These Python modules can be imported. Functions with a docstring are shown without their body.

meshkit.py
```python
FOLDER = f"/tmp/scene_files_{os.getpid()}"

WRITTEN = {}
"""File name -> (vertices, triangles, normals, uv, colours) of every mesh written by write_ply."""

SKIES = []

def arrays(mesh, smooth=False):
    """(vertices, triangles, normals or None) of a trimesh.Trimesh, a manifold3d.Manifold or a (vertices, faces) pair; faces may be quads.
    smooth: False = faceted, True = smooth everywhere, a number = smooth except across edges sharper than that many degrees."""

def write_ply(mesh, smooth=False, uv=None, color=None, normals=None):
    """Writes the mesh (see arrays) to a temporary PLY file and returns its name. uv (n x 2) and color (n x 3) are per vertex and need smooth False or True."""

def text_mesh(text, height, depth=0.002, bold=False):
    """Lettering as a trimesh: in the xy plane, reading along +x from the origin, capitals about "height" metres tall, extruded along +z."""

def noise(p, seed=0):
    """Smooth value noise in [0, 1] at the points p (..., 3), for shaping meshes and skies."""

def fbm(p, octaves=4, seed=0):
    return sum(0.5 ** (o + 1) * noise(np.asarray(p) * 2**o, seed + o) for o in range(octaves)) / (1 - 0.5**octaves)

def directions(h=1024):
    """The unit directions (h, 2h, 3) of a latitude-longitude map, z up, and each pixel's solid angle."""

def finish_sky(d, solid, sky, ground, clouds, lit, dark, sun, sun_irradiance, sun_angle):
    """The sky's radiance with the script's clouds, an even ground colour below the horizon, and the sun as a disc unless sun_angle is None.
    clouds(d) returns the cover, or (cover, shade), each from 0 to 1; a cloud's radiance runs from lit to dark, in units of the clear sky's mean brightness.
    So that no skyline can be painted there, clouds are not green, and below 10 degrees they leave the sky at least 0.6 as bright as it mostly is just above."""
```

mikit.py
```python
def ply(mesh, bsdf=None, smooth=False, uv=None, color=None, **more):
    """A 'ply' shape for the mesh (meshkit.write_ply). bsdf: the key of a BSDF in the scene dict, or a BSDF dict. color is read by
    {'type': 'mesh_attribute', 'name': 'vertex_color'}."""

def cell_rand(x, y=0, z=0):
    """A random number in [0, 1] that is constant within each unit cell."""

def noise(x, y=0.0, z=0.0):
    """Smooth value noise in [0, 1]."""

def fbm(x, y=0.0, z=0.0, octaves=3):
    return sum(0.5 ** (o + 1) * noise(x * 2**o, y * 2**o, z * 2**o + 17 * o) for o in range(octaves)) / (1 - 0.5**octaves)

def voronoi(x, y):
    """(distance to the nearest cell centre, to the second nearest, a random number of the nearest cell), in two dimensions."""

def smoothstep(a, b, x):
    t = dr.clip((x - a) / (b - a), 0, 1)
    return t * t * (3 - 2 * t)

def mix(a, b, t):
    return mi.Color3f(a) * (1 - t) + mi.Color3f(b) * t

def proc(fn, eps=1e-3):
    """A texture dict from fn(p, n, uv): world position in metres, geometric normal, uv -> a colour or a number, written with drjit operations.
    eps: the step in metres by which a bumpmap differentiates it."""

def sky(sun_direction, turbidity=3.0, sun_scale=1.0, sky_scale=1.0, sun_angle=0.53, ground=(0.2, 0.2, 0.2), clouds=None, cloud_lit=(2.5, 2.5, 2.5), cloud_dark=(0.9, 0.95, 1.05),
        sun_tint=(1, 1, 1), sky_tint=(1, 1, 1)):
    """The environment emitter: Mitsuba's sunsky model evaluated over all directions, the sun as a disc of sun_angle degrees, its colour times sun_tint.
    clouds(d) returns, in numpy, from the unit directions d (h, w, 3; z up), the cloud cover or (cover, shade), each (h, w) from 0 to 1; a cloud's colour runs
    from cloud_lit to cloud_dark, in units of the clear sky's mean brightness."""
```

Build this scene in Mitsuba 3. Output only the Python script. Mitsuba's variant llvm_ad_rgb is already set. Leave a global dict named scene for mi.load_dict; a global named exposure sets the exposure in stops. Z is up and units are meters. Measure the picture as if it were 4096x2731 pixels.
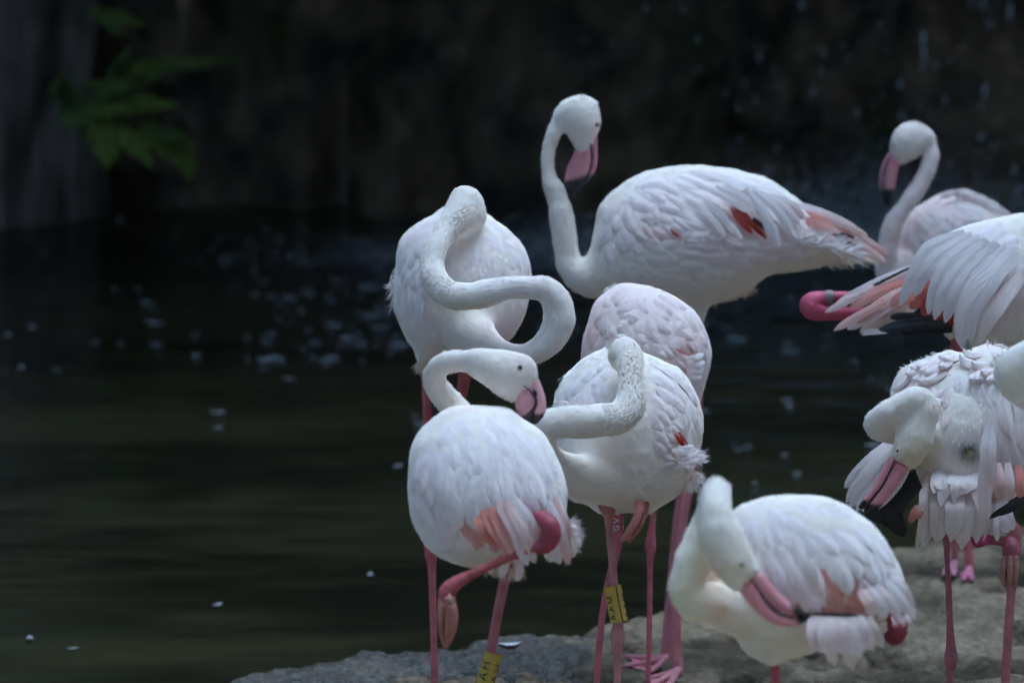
import math, numpy as np, trimesh, mitsuba as mi, drjit as dr, mikit, meshkit
from scipy.spatial import cKDTree
from scipy import ndimage, sparse
from scipy.sparse.linalg import spsolve
import shapely

T = mi.ScalarTransform4f
scene, labels = {}, {}
rng = np.random.default_rng(7)

# ---------------------------------------------------------------- camera, sky, exposure
FPX, PCX, PCY = 16000.0, 2048.0, 1365.5              # focal length and centre, in pixels of the 4096-wide photograph
PITCH, CAMH = math.radians(7.4), 1.70
CAM = np.array([0, 0, CAMH])
FWD = np.array([0, math.cos(PITCH), -math.sin(PITCH)])
UPV = np.array([0, math.sin(PITCH), math.cos(PITCH)])
RGT = np.array([1.0, 0, 0])
scene['camera'] = dict(type='thinlens', fov=math.degrees(2 * math.atan(2048 / FPX)), fov_axis='x', aperture_radius=0.015, focus_distance=6.75,
                       near_clip=0.2, far_clip=600.0, to_world=T().look_at(origin=CAM.tolist(), target=(CAM + FWD).tolist(), up=[0, 0, 1]))
scene['daylight'] = mikit.sky((0.22, 0.10, 0.97), turbidity=4, sun_scale=0.3, sun_angle=32, sun_tint=(0.52, 0.79, 1.22), clouds=lambda d: 1.0,
                              cloud_lit=(1.00, 1.50, 2.30), ground=(0.10, 0.10, 0.09))
exposure = 2.85

def W(px, py, d):
    return CAM + d * FWD + RGT * (d * (px - PCX) / FPX) - UPV * (d * (py - PCY) / FPX)

def ground_hit(px, py, z=0.0):
    r = FWD + RGT * ((px - PCX) / FPX) - UPV * ((py - PCY) / FPX)
    return CAM + r * ((z - CAMH) / r[2])

# ---------------------------------------------------------------- materials
PAL, PAL_AT, PAL_DR = [], {}, []
def pal(c):
    """a number for a colour; feathers and bare parts carry it as the whole part of their uv, so that alike pieces share one material"""
    k = tuple(int(round(float(np.clip(x, 0, 1)) * 90)) for x in c)
    if k not in PAL_AT: PAL_AT[k] = len(PAL); PAL.append([x / 90 for x in k])
    return PAL_AT[k]
def pal_colour(v):
    if not PAL_DR:
        a = np.array(PAL, np.float32); PAL_DR.append([mi.Float(np.ascontiguousarray(a[:, i])) for i in range(3)])
    i = dr.clip(mi.UInt32(dr.maximum(dr.floor(v), 0)), 0, len(PAL) - 1)
    return mi.Color3f(*[dr.gather(mi.Float, x, i) for x in PAL_DR[0]])
def fr(v): return v - dr.floor(v)
def vane_col(p, n, uv):
    x, t = fr(uv.x), fr(uv.y); a = dr.abs(x - 0.5); s = mikit.noise(x * 2 + t * 17 - a * 18, t * 2.5, dr.floor(uv.y) * 3.1) * 0.6 + mikit.noise(t * 40 - a * 36, x * 5, dr.floor(uv.x)) * 0.4
    return mikit.mix(pal_colour(uv.x), pal_colour(uv.y), dr.clip(t * dr.sqrt(t) + 0.35 * (s - 0.5), 0, 1)) * (0.90 + 0.17 * s) * (1 - 0.08 * mikit.smoothstep(0.05, 0.0, a))
def skin_col(p, n, uv):
    return pal_colour(uv.x) * (0.62 + 0.76 * mikit.fbm(p.x * 70, p.y * 70, p.z * 40, 3))
VC = {'type': 'mesh_attribute', 'name': 'vertex_color'}
def two(b): return {'type': 'twosided', 'bsdf': b}
def bump(tex, scale, b): return {'type': 'bumpmap', 'arbitrary': tex, 'scale': scale, 'bsdf': b}

def barb_tex(p, n, uv):
    x, y = fr(uv.x), fr(uv.y); a = dr.abs(x - 0.5)
    s = mikit.noise(x * 3 + y * 30 - a * 26, y * 3, 3.0) * 0.8
    return s + 0.5 * mikit.smoothstep(0.05, 0.0, a)
scene['plumage'] = two({'type': 'principled', 'base_color': VC, 'roughness': 0.95, 'specular': 0.03})
scene['vane'] = two(bump(mikit.proc(barb_tex, 4e-4), 0.0012, {'type': 'principled', 'base_color': mikit.proc(vane_col), 'roughness': 0.9, 'specular': 0.06}))
scene['vane_dark'] = two({'type': 'principled', 'base_color': mikit.proc(vane_col), 'roughness': 0.5, 'specular': 0.4})
def scale_tex(p, n, uv):
    return mikit.noise(uv.y * 1.0, fr(uv.x) * 3, 0) * 0.9
scene['skin'] = two(bump(mikit.proc(scale_tex, 4e-4), 0.0014, {'type': 'principled', 'base_color': mikit.proc(skin_col), 'roughness': 0.55, 'specular': 0.45}))
scene['horn'] = two({'type': 'principled', 'base_color': VC, 'roughness': 0.35, 'specular': 0.5})
scene['eyeball'] = {'type': 'principled', 'base_color': {'type': 'rgb', 'value': [0.02, 0.015, 0.01]}, 'roughness': 0.12, 'specular': 0.6}
scene['yellow_plastic'] = two({'type': 'principled', 'base_color': {'type': 'rgb', 'value': [0.48, 0.31, 0.035]}, 'roughness': 0.45})
scene['red_plastic'] = two({'type': 'principled', 'base_color': {'type': 'rgb', 'value': [0.34, 0.02, 0.03]}, 'roughness': 0.4})
scene['ink_black'] = two({'type': 'diffuse', 'reflectance': {'type': 'rgb', 'value': [0.02, 0.02, 0.025]}})
scene['ink_white'] = two({'type': 'diffuse', 'reflectance': {'type': 'rgb', 'value': [0.75, 0.75, 0.75]}})
scene['metal_grey'] = two({'type': 'principled', 'base_color': {'type': 'rgb', 'value': [0.22, 0.22, 0.20]}, 'roughness': 0.6, 'metallic': 0.2})

def sand_col(p, n, uv):
    f = mikit.fbm(p.x * 5, p.y * 5, 1.0, 3); g = mikit.fbm(p.x * 90, p.y * 90, p.z * 90, 3); h = mikit.noise(p.x * 260, p.y * 260, 4.0)
    c = mikit.mix((0.080, 0.062, 0.042), (0.225, 0.172, 0.118), mikit.smoothstep(0.3, 0.7, f))
    c = c * (0.25 + 1.5 * g)
    c = mikit.mix(c, (0.30, 0.26, 0.20), mikit.smoothstep(0.84, 0.95, h) * 0.5)
    wet = mikit.smoothstep(0.01, -0.03, p.z + 0.012 * (f - 0.5))
    return c * (1 - 0.5 * wet)
def sand_bump(p, n, uv):
    return mikit.fbm(p.x * 60, p.y * 60, p.z * 30, 3) + 0.35 * mikit.noise(p.x * 300, p.y * 300, 2.0)
scene['sand'] = two(bump(mikit.proc(sand_bump, 1e-3), 0.009, {'type': 'principled', 'base_color': mikit.proc(sand_col), 'roughness': 0.85, 'specular': 0.2}))
def rock_col(p, n, uv):
    f = mikit.fbm(p.x * 7, p.y * 7, p.z * 7, 3); g = mikit.fbm(p.x * 120, p.y * 120, p.z * 120, 3); h = mikit.noise(p.x * 330, p.y * 330, p.z * 330)
    c = mikit.mix((0.028, 0.024, 0.019), (0.115, 0.096, 0.074), mikit.smoothstep(0.25, 0.75, f * 0.4 + g * 0.6))
    return mikit.mix(c, (0.40, 0.37, 0.33), mikit.smoothstep(0.80, 0.93, h) * 0.6) * (0.85 - 0.45 * mikit.smoothstep(-0.015, -0.05, p.z + 0.02 * (f - 0.5)))
def rock_bump(p, n, uv):
    return mikit.fbm(p.x * 45, p.y * 45, p.z * 45, 3) + 0.3 * mikit.noise(p.x * 260, p.y * 260, p.z * 260)
scene['dry_path'] = two({'type': 'diffuse', 'reflectance': {'type': 'rgb', 'value': [0.48, 0.33, 0.18]}})
scene['wet_rock'] = two(bump(mikit.proc(rock_bump, 1e-3), 0.010, {'type': 'principled', 'base_color': mikit.proc(rock_col), 'roughness': 0.55, 'specular': 0.5}))
def wall_col(p, n, uv):
    f = mikit.fbm(p.x * 2.2, p.y * 2.2, p.z * 1.7, 4); g = mikit.fbm(p.x * 8, p.y * 8, p.z * 6, 3)
    c = mikit.mix((0.012, 0.010, 0.007), (0.15, 0.105, 0.066), mikit.smoothstep(0.3, 0.75, f * 0.6 + g * 0.4))
    moss = mikit.smoothstep(0.55, 0.75, mikit.fbm(p.x * 2.3 + 9, p.y * 2, p.z * 1.4, 3))
    return mikit.mix(c, (0.03, 0.045, 0.014), moss * 0.7)
scene['cliff'] = two({'type': 'principled', 'base_color': mikit.proc(wall_col), 'roughness': 0.75, 'specular': 0.3})
def pillar_col(p, n, uv):
    g = mikit.fbm(p.x * 6, p.y * 6, p.z * 1.6, 4)
    return mikit.mix((0.03, 0.026, 0.02), (0.17, 0.145, 0.12), mikit.smoothstep(0.3, 0.7, g))
scene['pale_rock'] = two({'type': 'principled', 'base_color': mikit.proc(pillar_col), 'roughness': 0.75, 'specular': 0.3})
def water_col(p, n, uv):
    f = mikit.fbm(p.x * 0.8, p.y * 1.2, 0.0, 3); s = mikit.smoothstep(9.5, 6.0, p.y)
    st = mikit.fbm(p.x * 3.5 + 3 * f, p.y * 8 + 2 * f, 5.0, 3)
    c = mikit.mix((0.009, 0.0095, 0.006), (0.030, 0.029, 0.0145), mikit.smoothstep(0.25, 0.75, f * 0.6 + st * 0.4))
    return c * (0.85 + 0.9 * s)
def water_bump(p, n, uv):
    near = mikit.smoothstep(17, 12, p.y)
    a = mikit.fbm(p.x * 1.4 + p.y * 0.4, p.y * 5.0, 0.0, 3)
    b = mikit.fbm(p.x * 5 + 3 * a, p.y * 15, 2.0, 3)
    return a * 0.7 + b * (0.12 + 0.5 * (1 - near))
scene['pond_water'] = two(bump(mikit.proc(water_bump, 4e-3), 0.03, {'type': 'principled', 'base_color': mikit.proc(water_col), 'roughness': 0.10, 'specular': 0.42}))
scene['bed_mud'] = two({'type': 'diffuse', 'reflectance': {'type': 'rgb', 'value': [0.05, 0.05, 0.035]}})
scene['spray'] = {'type': 'principled', 'base_color': {'type': 'rgb', 'value': [0.30, 0.33, 0.36]}, 'roughness': 0.3, 'specular': 0.5}
scene['fern_leaf'] = {'type': 'principledthin', 'base_color': VC, 'roughness': 0.5, 'diff_trans': 0.6, 'spec_trans': 0.0}
scene['tree_leaf'] = {'type': 'principledthin', 'base_color': {'type': 'rgb', 'value': [0.065, 0.080, 0.028]}, 'roughness': 0.6, 'diff_trans': 0.5, 'spec_trans': 0.0}
scene['bark'] = two({'type': 'diffuse', 'reflectance': {'type': 'rgb', 'value': [0.09, 0.07, 0.055]}})
scene['white_down'] = two({'type': 'principled', 'base_color': {'type': 'rgb', 'value': [0.32, 0.33, 0.35]}, 'roughness': 0.8})

# ---------------------------------------------------------------- helpers
counts = {}
def key_for(base):
    counts[base] = counts.get(base, -1) + 1
    return base if counts[base] == 0 else f'{base}_{counts[base]:03d}'
def add(base, mesh, bsdf, color=None, uv=None, smooth=True):
    k = key_for(base)
    if color is not None and np.ndim(color) == 1:
        color = np.tile(np.asarray(color, float), (len(mesh[0]), 1))
    scene[k] = mikit.ply(mesh, bsdf, smooth=smooth, uv=uv, color=color)
    return k

def catmull(P, n, closed=False):
    P = np.asarray(P, float); m = len(P)
    if closed: Q = np.vstack([P[-1:], P, P[:2]]); segs = m
    else: Q = np.vstack([2 * P[:1] - P[1:2], P, 2 * P[-1:] - P[-2:-1]]); segs = m - 1
    t = np.linspace(0, segs, n, endpoint=not closed); i = np.minimum(t.astype(int), segs - 1); u = (t - i)[:, None]
    a, b, c, d = Q[i], Q[i + 1], Q[i + 2], Q[i + 3]
    return 0.5 * (2 * b + (c - a) * u + (2 * a - 5 * b + 4 * c - d) * u**2 + (3 * b - a - 3 * c + d) * u**3)

def grid_faces(nr, nc, wrap=False):
    i, j = np.meshgrid(np.arange(nr - 1), np.arange(nc if wrap else nc - 1), indexing='ij'); k = (j + 1) % nc
    q = np.stack([i * nc + j, i * nc + k, (i + 1) * nc + k, (i + 1) * nc + j], -1).reshape(-1, 4)
    return np.vstack([q[:, [0, 1, 2]], q[:, [0, 2, 3]]])

def loft(P, rw, rz, face, sides=14, cap=True):
    """closed tube through world points P; rw = half width across, rz = half width along the direction face"""
    P = np.asarray(P, float); t = np.gradient(P, axis=0); t /= np.linalg.norm(t, axis=1, keepdims=True) + 1e-12
    face = np.asarray(face, float); f = face - (t @ face)[:, None] * t; f /= np.linalg.norm(f, axis=1, keepdims=True) + 1e-9
    s = np.cross(t, f); a = np.arange(sides) / sides * 2 * np.pi
    V = P[:, None] + np.cos(a)[None, :, None] * s[:, None] * np.asarray(rw)[:, None, None] + np.sin(a)[None, :, None] * f[:, None] * np.asarray(rz)[:, None, None]
    n = len(P); F = grid_faces(n, sides, True); V = V.reshape(-1, 3)
    L = np.concatenate([[0], np.cumsum(np.linalg.norm(np.diff(P, axis=0), axis=1))])
    uv = np.stack([np.tile(a / (2 * np.pi), n), np.repeat(L * 260, sides)], 1)
    if cap:
        j = np.arange(sides); k = (j + 1) % sides
        V = np.vstack([V, P[0] - t[0] * min(rw[0], rz[0]) * 0.4, P[-1] + t[-1] * min(rw[-1], rz[-1]) * 0.5])
        b = (n - 1) * sides
        F = np.vstack([F, np.stack([j * 0 + n * sides, k, j], 1), np.stack([j * 0 + n * sides + 1, b + j, b + k], 1)])
        uv = np.vstack([uv, [[0, 0], [0, L[-1] * 260]]])
    return (V, F[:, ::-1]), uv

def surface_nets(f, org, h):
    s = f < 0; n = np.array(f.shape)
    c = np.zeros(n - 1, int)
    for a, b, d in np.ndindex(2, 2, 2): c += s[a:n[0] - 1 + a, b:n[1] - 1 + b, d:n[2] - 1 + d]
    act = (c > 0) & (c < 8); idx = -np.ones(act.shape, int); idx[act] = np.arange(act.sum())
    cell = np.argwhere(act); acc = np.zeros((len(cell), 3)); cnt = np.zeros(len(cell))
    corners = np.array(list(np.ndindex(2, 2, 2)))
    val = [f[tuple((cell + k).T)] for k in corners]
    for i in range(8):
        for ax in range(3):
            if corners[i][ax]: continue
            j = int(np.flatnonzero((corners == corners[i] + np.eye(3, dtype=int)[ax]).all(1))[0])
            cr = (val[i] < 0) != (val[j] < 0); t = val[i][cr] / (val[i][cr] - val[j][cr])
            p = np.tile(corners[i].astype(float), (cr.sum(), 1)); p[:, ax] += t
            acc[cr] += p; cnt[cr] += 1
    V = org + h * (cell + acc / cnt[:, None]); F = []
    for ax in range(3):
        o1, o2 = [k for k in range(3) if k != ax]
        lo = [slice(None)] * 3; hi = [slice(None)] * 3; lo[ax] = slice(0, -1); hi[ax] = slice(1, None)
        cr = s[tuple(lo)] != s[tuple(hi)]; e = np.argwhere(cr); e = e[(e[:, o1] > 0) & (e[:, o2] > 0) & (e[:, o1] < n[o1] - 1) & (e[:, o2] < n[o2] - 1)]
        q = []
        for d1, d2 in ((1, 1), (0, 1), (0, 0), (1, 0)):
            k = e.copy(); k[:, o1] -= d1; k[:, o2] -= d2; q.append(idx[tuple(k.T)])
        q = np.stack(q, 1); flip = s[tuple(e.T)] == (ax == 1); q[flip] = q[flip][:, ::-1]; F.append(q)
    F = np.vstack(F); F = F[(F >= 0).all(1)]
    return V, np.vstack([F[:, [0, 1, 2]], F[:, [0, 2, 3]]])

def vnormals(V, F):
    n = np.zeros_like(V); fn = np.cross(V[F[:, 1]] - V[F[:, 0]], V[F[:, 2]] - V[F[:, 0]])
    for k in range(3): np.add.at(n, F[:, k], fn)
    return n / (np.linalg.norm(n, axis=1, keepdims=True) + 1e-15)

WHITE, SKINW, CREAM, PINK = np.array([0.88, 0.80, 0.79]), np.array([0.87, 0.795, 0.72]), np.array([0.82, 0.70, 0.575]), np.array([0.86, 0.58, 0.54])
CORAL, RED, BLACK = np.array([0.76, 0.285, 0.235]), np.array([0.42, 0.035, 0.022]), np.array([0.012, 0.012, 0.013])
BLUSH = np.array([0.87, 0.715, 0.70])
LEG = np.array([0.46, 0.105, 0.115]); LEGP = np.array([0.50, 0.18, 0.185]); MAG = np.array([0.36, 0.055, 0.085]); BILLP = np.array([0.70, 0.28, 0.31])

class Bird:
    H = 0.0042
    def __init__(self, name, d):
        self.n, self.d, self.s, self.items, self.core = name, d, FPX / d, [], None
    def loc(self, px, py, z=0.0):
        """pixel and metres towards the viewer -> the bird's own axes (right, up, towards) about its reference pixel"""
        q = (self.d - z) / self.d
        return np.array([(px - PCX) * q / self.s - self.ox, -(py - PCY) * q / self.s - self.oy, z])
    def wor(self, L):
        L = np.atleast_2d(L)
        return W(PCX, PCY, self.d) + (L[:, :1] + self.ox) * RGT + (L[:, 1:2] + self.oy) * UPV - L[:, 2:3] * FWD
    def pt(self, px, py, z=0.0): return W(px, py, self.d - z)
    def pts(self, A): return np.array([self.pt(*a[:3]) for a in A])
    def start(self, px, py):
        self.ox, self.oy = (px - PCX) / self.s, -(py - PCY) / self.s
    def blob(self, poly, kf=1.0, kb=1.0, z0=0.0, gx=0.0, gy=0.0, k=0.008, core=False, qx=0.0):
        self.items.append(('blob', catmull(poly, 160, True), kf, kb, z0, gx, gy, k, core, qx))
    def tube(self, A, k=0.006, n=44):
        A = np.asarray(A, float); A = catmull(A, n); q_ = np.linspace(0, 0.35 * n, n); A[:, 3] *= 1 + 0.10 * (meshkit.noise(np.stack([q_, q_ * 0 + A[0, 0] * .1, q_ * 0], 1)) - 0.5)
        P = np.array([self.loc(*a[:3]) for a in A]); self.items.append(('tube', P, np.maximum(A[:, 3], 2) / self.s, k))
    def _blob_f(self, it, X, Y, Z):
        _, poly, kf, kb, z0, gx, gy, k, core, qx = it
        P = np.array([self.loc(a, b, z0)[:2] for a, b in poly]); g = 0.0024
        lo, hi = P.min(0) - 6 * g, P.max(0) + 6 * g; nx, ny = ((hi - lo) / g).astype(int) + 1
        xs, ys = lo[0] + g * np.arange(nx), lo[1] + g * np.arange(ny); gxx, gyy = np.meshgrid(xs, ys, indexing='ij')
        pg = shapely.Polygon(P).buffer(0); pts = shapely.points(gxx.ravel(), gyy.ravel()); shapely.prepare(pg)
        m = shapely.contains(pg, pts).reshape(nx, ny)
        id_ = -np.ones((nx, ny), int); id_[m] = np.arange(m.sum()); N = m.sum()
        A = sparse.diags(np.full(N, 4.0)).tolil(); r, c = [], []
        for dx, dy in ((1, 0), (-1, 0), (0, 1), (0, -1)):
            nb = np.roll(id_, (-dx, -dy), (0, 1)); ok = m & (nb >= 0); r.append(id_[ok]); c.append(nb[ok])
        r, c = np.concatenate(r), np.concatenate(c)
        A = (sparse.diags(np.full(N, 4.0)) - sparse.coo_matrix((np.ones(len(r)), (r, c)), (N, N))).tocsc()
        u = np.zeros((nx, ny)); u[m] = spsolve(A, np.full(N, g * g))
        bd = shapely.distance(pg.exterior if hasattr(pg, 'exterior') else pg.boundary, pts).reshape(nx, ny)
        R2 = 2 * math.sqrt(max(u.max(), 1e-9)); q = 4 * u
        q[~m] = -2 * R2 * bd[~m] * 0.8
        q = ndimage.gaussian_filter(q, 1.0)
        ci = np.array([(X - lo[0]) / g, (Y - lo[1]) / g]); out = np.maximum(np.maximum(-ci[0], ci[0] - nx + 1), np.maximum(-ci[1], ci[1] - ny + 1)).clip(0)
        Q = ndimage.map_coordinates(q, ci, order=1, mode='nearest') - 2 * R2 * out * g
        zc = z0 + gx * X + gy * Y + qx * X * X
        return Q, zc, kf, kb
    def build(self, pad=0.03):
        lo, hi = np.full(3, 9.0), np.full(3, -9.0)
        for it in self.items:
            if it[0] == 'blob':
                P = np.array([self.loc(a, b, it[4]) for a, b in it[1]]); hgt = 0.75 * min(np.ptp(P[:, 0]), np.ptp(P[:, 1])); g = abs(it[5]) * np.abs(P[:, 0]).max() + abs(it[6]) * np.abs(P[:, 1]).max() + abs(it[9]) * (P[:, 0]**2).max()
                l, u = P.min(0), P.max(0); l[2], u[2] = it[4] - it[3] * hgt - g, it[4] + it[2] * hgt + g
            else: l, u = (it[1] - it[2][:, None]).min(0), (it[1] + it[2][:, None]).max(0)
            lo, hi = np.minimum(lo, l), np.maximum(hi, u)
        lo -= pad; hi += pad; h = self.H; n = ((hi - lo) / h).astype(int) + 1
        ax = [lo[i] + h * np.arange(n[i]) for i in range(3)]
        X, Y = np.meshgrid(ax[0], ax[1], indexing='ij'); f = None; fc = None
        for it in self.items:
            if it[0] == 'blob':
                Q, zc, kf, kb = self._blob_f(it, X, Y, None); z = ax[2][None, None, :] - zc[:, :, None]
                z = np.where(z > 0, z / kf, z / kb); v = (z * z - Q[:, :, None]).astype(np.float32)
                g = np.gradient(v, h); v = np.clip(v / (np.sqrt(g[0]**2 + g[1]**2 + g[2]**2) + 1e-3), -0.15, 0.15)
                if it[8]: fc = v if fc is None else np.minimum(fc, v)
                k = it[7]
            else:
                P, R, k = it[1], it[2], it[3]; v = np.full(n, 0.15, np.float32)
                for a, b, ra, rb in zip(P[:-1], P[1:], R[:-1], R[1:]):
                    m = max(ra, rb) + 0.035; l = np.maximum(((np.minimum(a, b) - m - lo) / h).astype(int), 0); u = np.minimum(((np.maximum(a, b) + m - lo) / h).astype(int) + 2, n)
                    x, y, z = np.meshgrid(*[ax[i][l[i]:u[i]] for i in range(3)], indexing='ij', sparse=True); ab = b - a; L2 = ab @ ab + 1e-12
                    t = np.clip(((x - a[0]) * ab[0] + (y - a[1]) * ab[1] + (z - a[2]) * ab[2]) / L2, 0, 1)
                    dd = np.sqrt((x - a[0] - t * ab[0])**2 + (y - a[1] - t * ab[1])**2 + (z - a[2] - t * ab[2])**2) - (ra + t * (rb - ra))
                    sl = tuple(slice(l[i], u[i]) for i in range(3)); v[sl] = np.minimum(v[sl], dd)
            if f is None: f = v
            else:
                q = np.clip(k - np.abs(f - v), 0, None) / k; f = np.minimum(f, v) - q * q * k * 0.25
        f = ndimage.gaussian_filter(f, 0.6)
        V, F = surface_nets(f, lo, h)
        self.L, self.F = V, F
        self.V = self.wor(V); self.N = vnormals(self.V, F)
        cv, cf = surface_nets(ndimage.gaussian_filter(fc, 0.6), lo, h) if fc is not None else (V, F)
        self.cV = self.wor(cv); self.cN = vnormals(self.cV, cf); self.tree = cKDTree(self.cV)
        r = self.cV - CAM; dep = r @ FWD
        self.cpx = np.stack([PCX + FPX * (r @ RGT) / dep, PCY - FPX * (r @ UPV) / dep], 1)
        self.front = np.flatnonzero((self.cN * r).sum(1) < 0); self.ptree = cKDTree(self.cpx[self.front])
        self.dep = dep
    def px_of(self, V):
        r = V - CAM; dep = r @ FWD
        return np.stack([PCX + FPX * (r @ RGT) / dep, PCY - FPX * (r @ UPV) / dep], 1)
    def finish(self, base=WHITE, patches=(), noise_amp=0.0012, blush=0.25, seed=1):
        """patches: (px, py, rx, ry, colour, amount): plumage colours"""
        V = self.V + self.N * (noise_amp * 2.2 * (meshkit.fbm(self.V * 42, 3, seed) - 0.5) + 0.007 * (meshkit.fbm(self.V * np.array([15, 15, 11]), 2, seed + 40) - 0.5))[:, None]; self.V = V; self.N = vnormals(V, self.F)
        C = np.tile(np.asarray(base, float), (len(V), 1)); p = self.px_of(V)
        m = meshkit.fbm(self.V * 16, 3, seed + 3)[:, None]
        C = C + (BLUSH - C) * np.clip((m - 0.45) * 3, 0, 1) * blush
        for (x, y, rx, ry, col, amt) in patches:
            w = np.exp(-(((p[:, 0] - x) / rx)**2 + ((p[:, 1] - y) / ry)**2))[:, None] * amt
            w = np.clip(w * (0.75 + 0.5 * meshkit.noise(self.V * 70, seed + 9)[:, None]), 0, 1); C = C + (np.asarray(col) - C) * w
        self.C = C; add(f'{self.n}__body', (V, self.F), 'plumage', color=C)
    def nap(self, num, flow, L=22, w=3.0, lift=0.5, seed=0, neck_only=False, name='down', var=0.05):
        """fine down over the whole skin: short soft blades lying back along the neck and down the body"""
        r = np.random.default_rng(seed + 500); V, F = self.V, self.F; a = np.linalg.norm(np.cross(V[F[:, 1]] - V[F[:, 0]], V[F[:, 2]] - V[F[:, 0]]), axis=1)
        vis = ((self.N[F[:, 0]] * (V[F[:, 0]] - CAM)).sum(1) < 0.25 * np.linalg.norm(V[F[:, 0]] - CAM, axis=1)); a = a * vis; i = r.choice(len(F), num, p=a / a.sum()); b = r.dirichlet([1, 1, 1], num)
        P = (V[F[i]] * b[..., None]).sum(1); N = self.N[F[i, 0]]; C = self.C[F[i, 0]]
        TP, TD, TR = [], [], []
        for it in self.items:
            if it[0] == 'tube':
                q = self.wor(it[1]); TP.append(q); TD.append(-np.gradient(q, axis=0)); TR.append(it[2])
        D = np.zeros_like(P); px = self.px_of(P); fl = np.asarray(flow, float); dd = (px[:, None, 0] - fl[None, :, 0])**2 + (px[:, None, 1] - fl[None, :, 1])**2 + 900; wt = 1 / dd; v = (wt[..., None] * fl[None, :, 2:4]).sum(1); D = v[:, :1] * RGT - v[:, 1:2] * UPV
        onneck = np.zeros(num, bool)
        if TP:
            TP, TD, TR = np.vstack(TP), np.vstack(TD), np.concatenate(TR); dist, k = cKDTree(TP).query(P); onneck = dist < TR[k] * 1.25; D[onneck] = TD[k[onneck]]
        D = D - N * (D * N).sum(1)[:, None]; D /= np.linalg.norm(D, axis=1, keepdims=True) + 1e-9; S = np.cross(D, N); th = r.normal(0, 0.22, num)[:, None]; D, S = D * np.cos(th) + S * np.sin(th), S * np.cos(th) - D * np.sin(th)
        l = (L / self.s * r.uniform(0.6, 1.3, num))[:, None]; ww = (w / self.s * r.uniform(0.7, 1.3, num))[:, None]; rows = []
        for t, q in ((0, .7), (.4, 1.0), (.75, .75), (1, .12)):
            c = P + D * l * t + N * (lift * l * (0.75 * t - 0.45 * t * t) - 0.0004); rows += [c - S * ww * q - N * ww * .3, c + S * ww * q - N * ww * .3]
        V2 = np.stack(rows, 1).reshape(-1, 3); F2 = (grid_faces(4, 2)[None] + 8 * np.arange(num)[:, None, None]).reshape(-1, 3)
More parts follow.
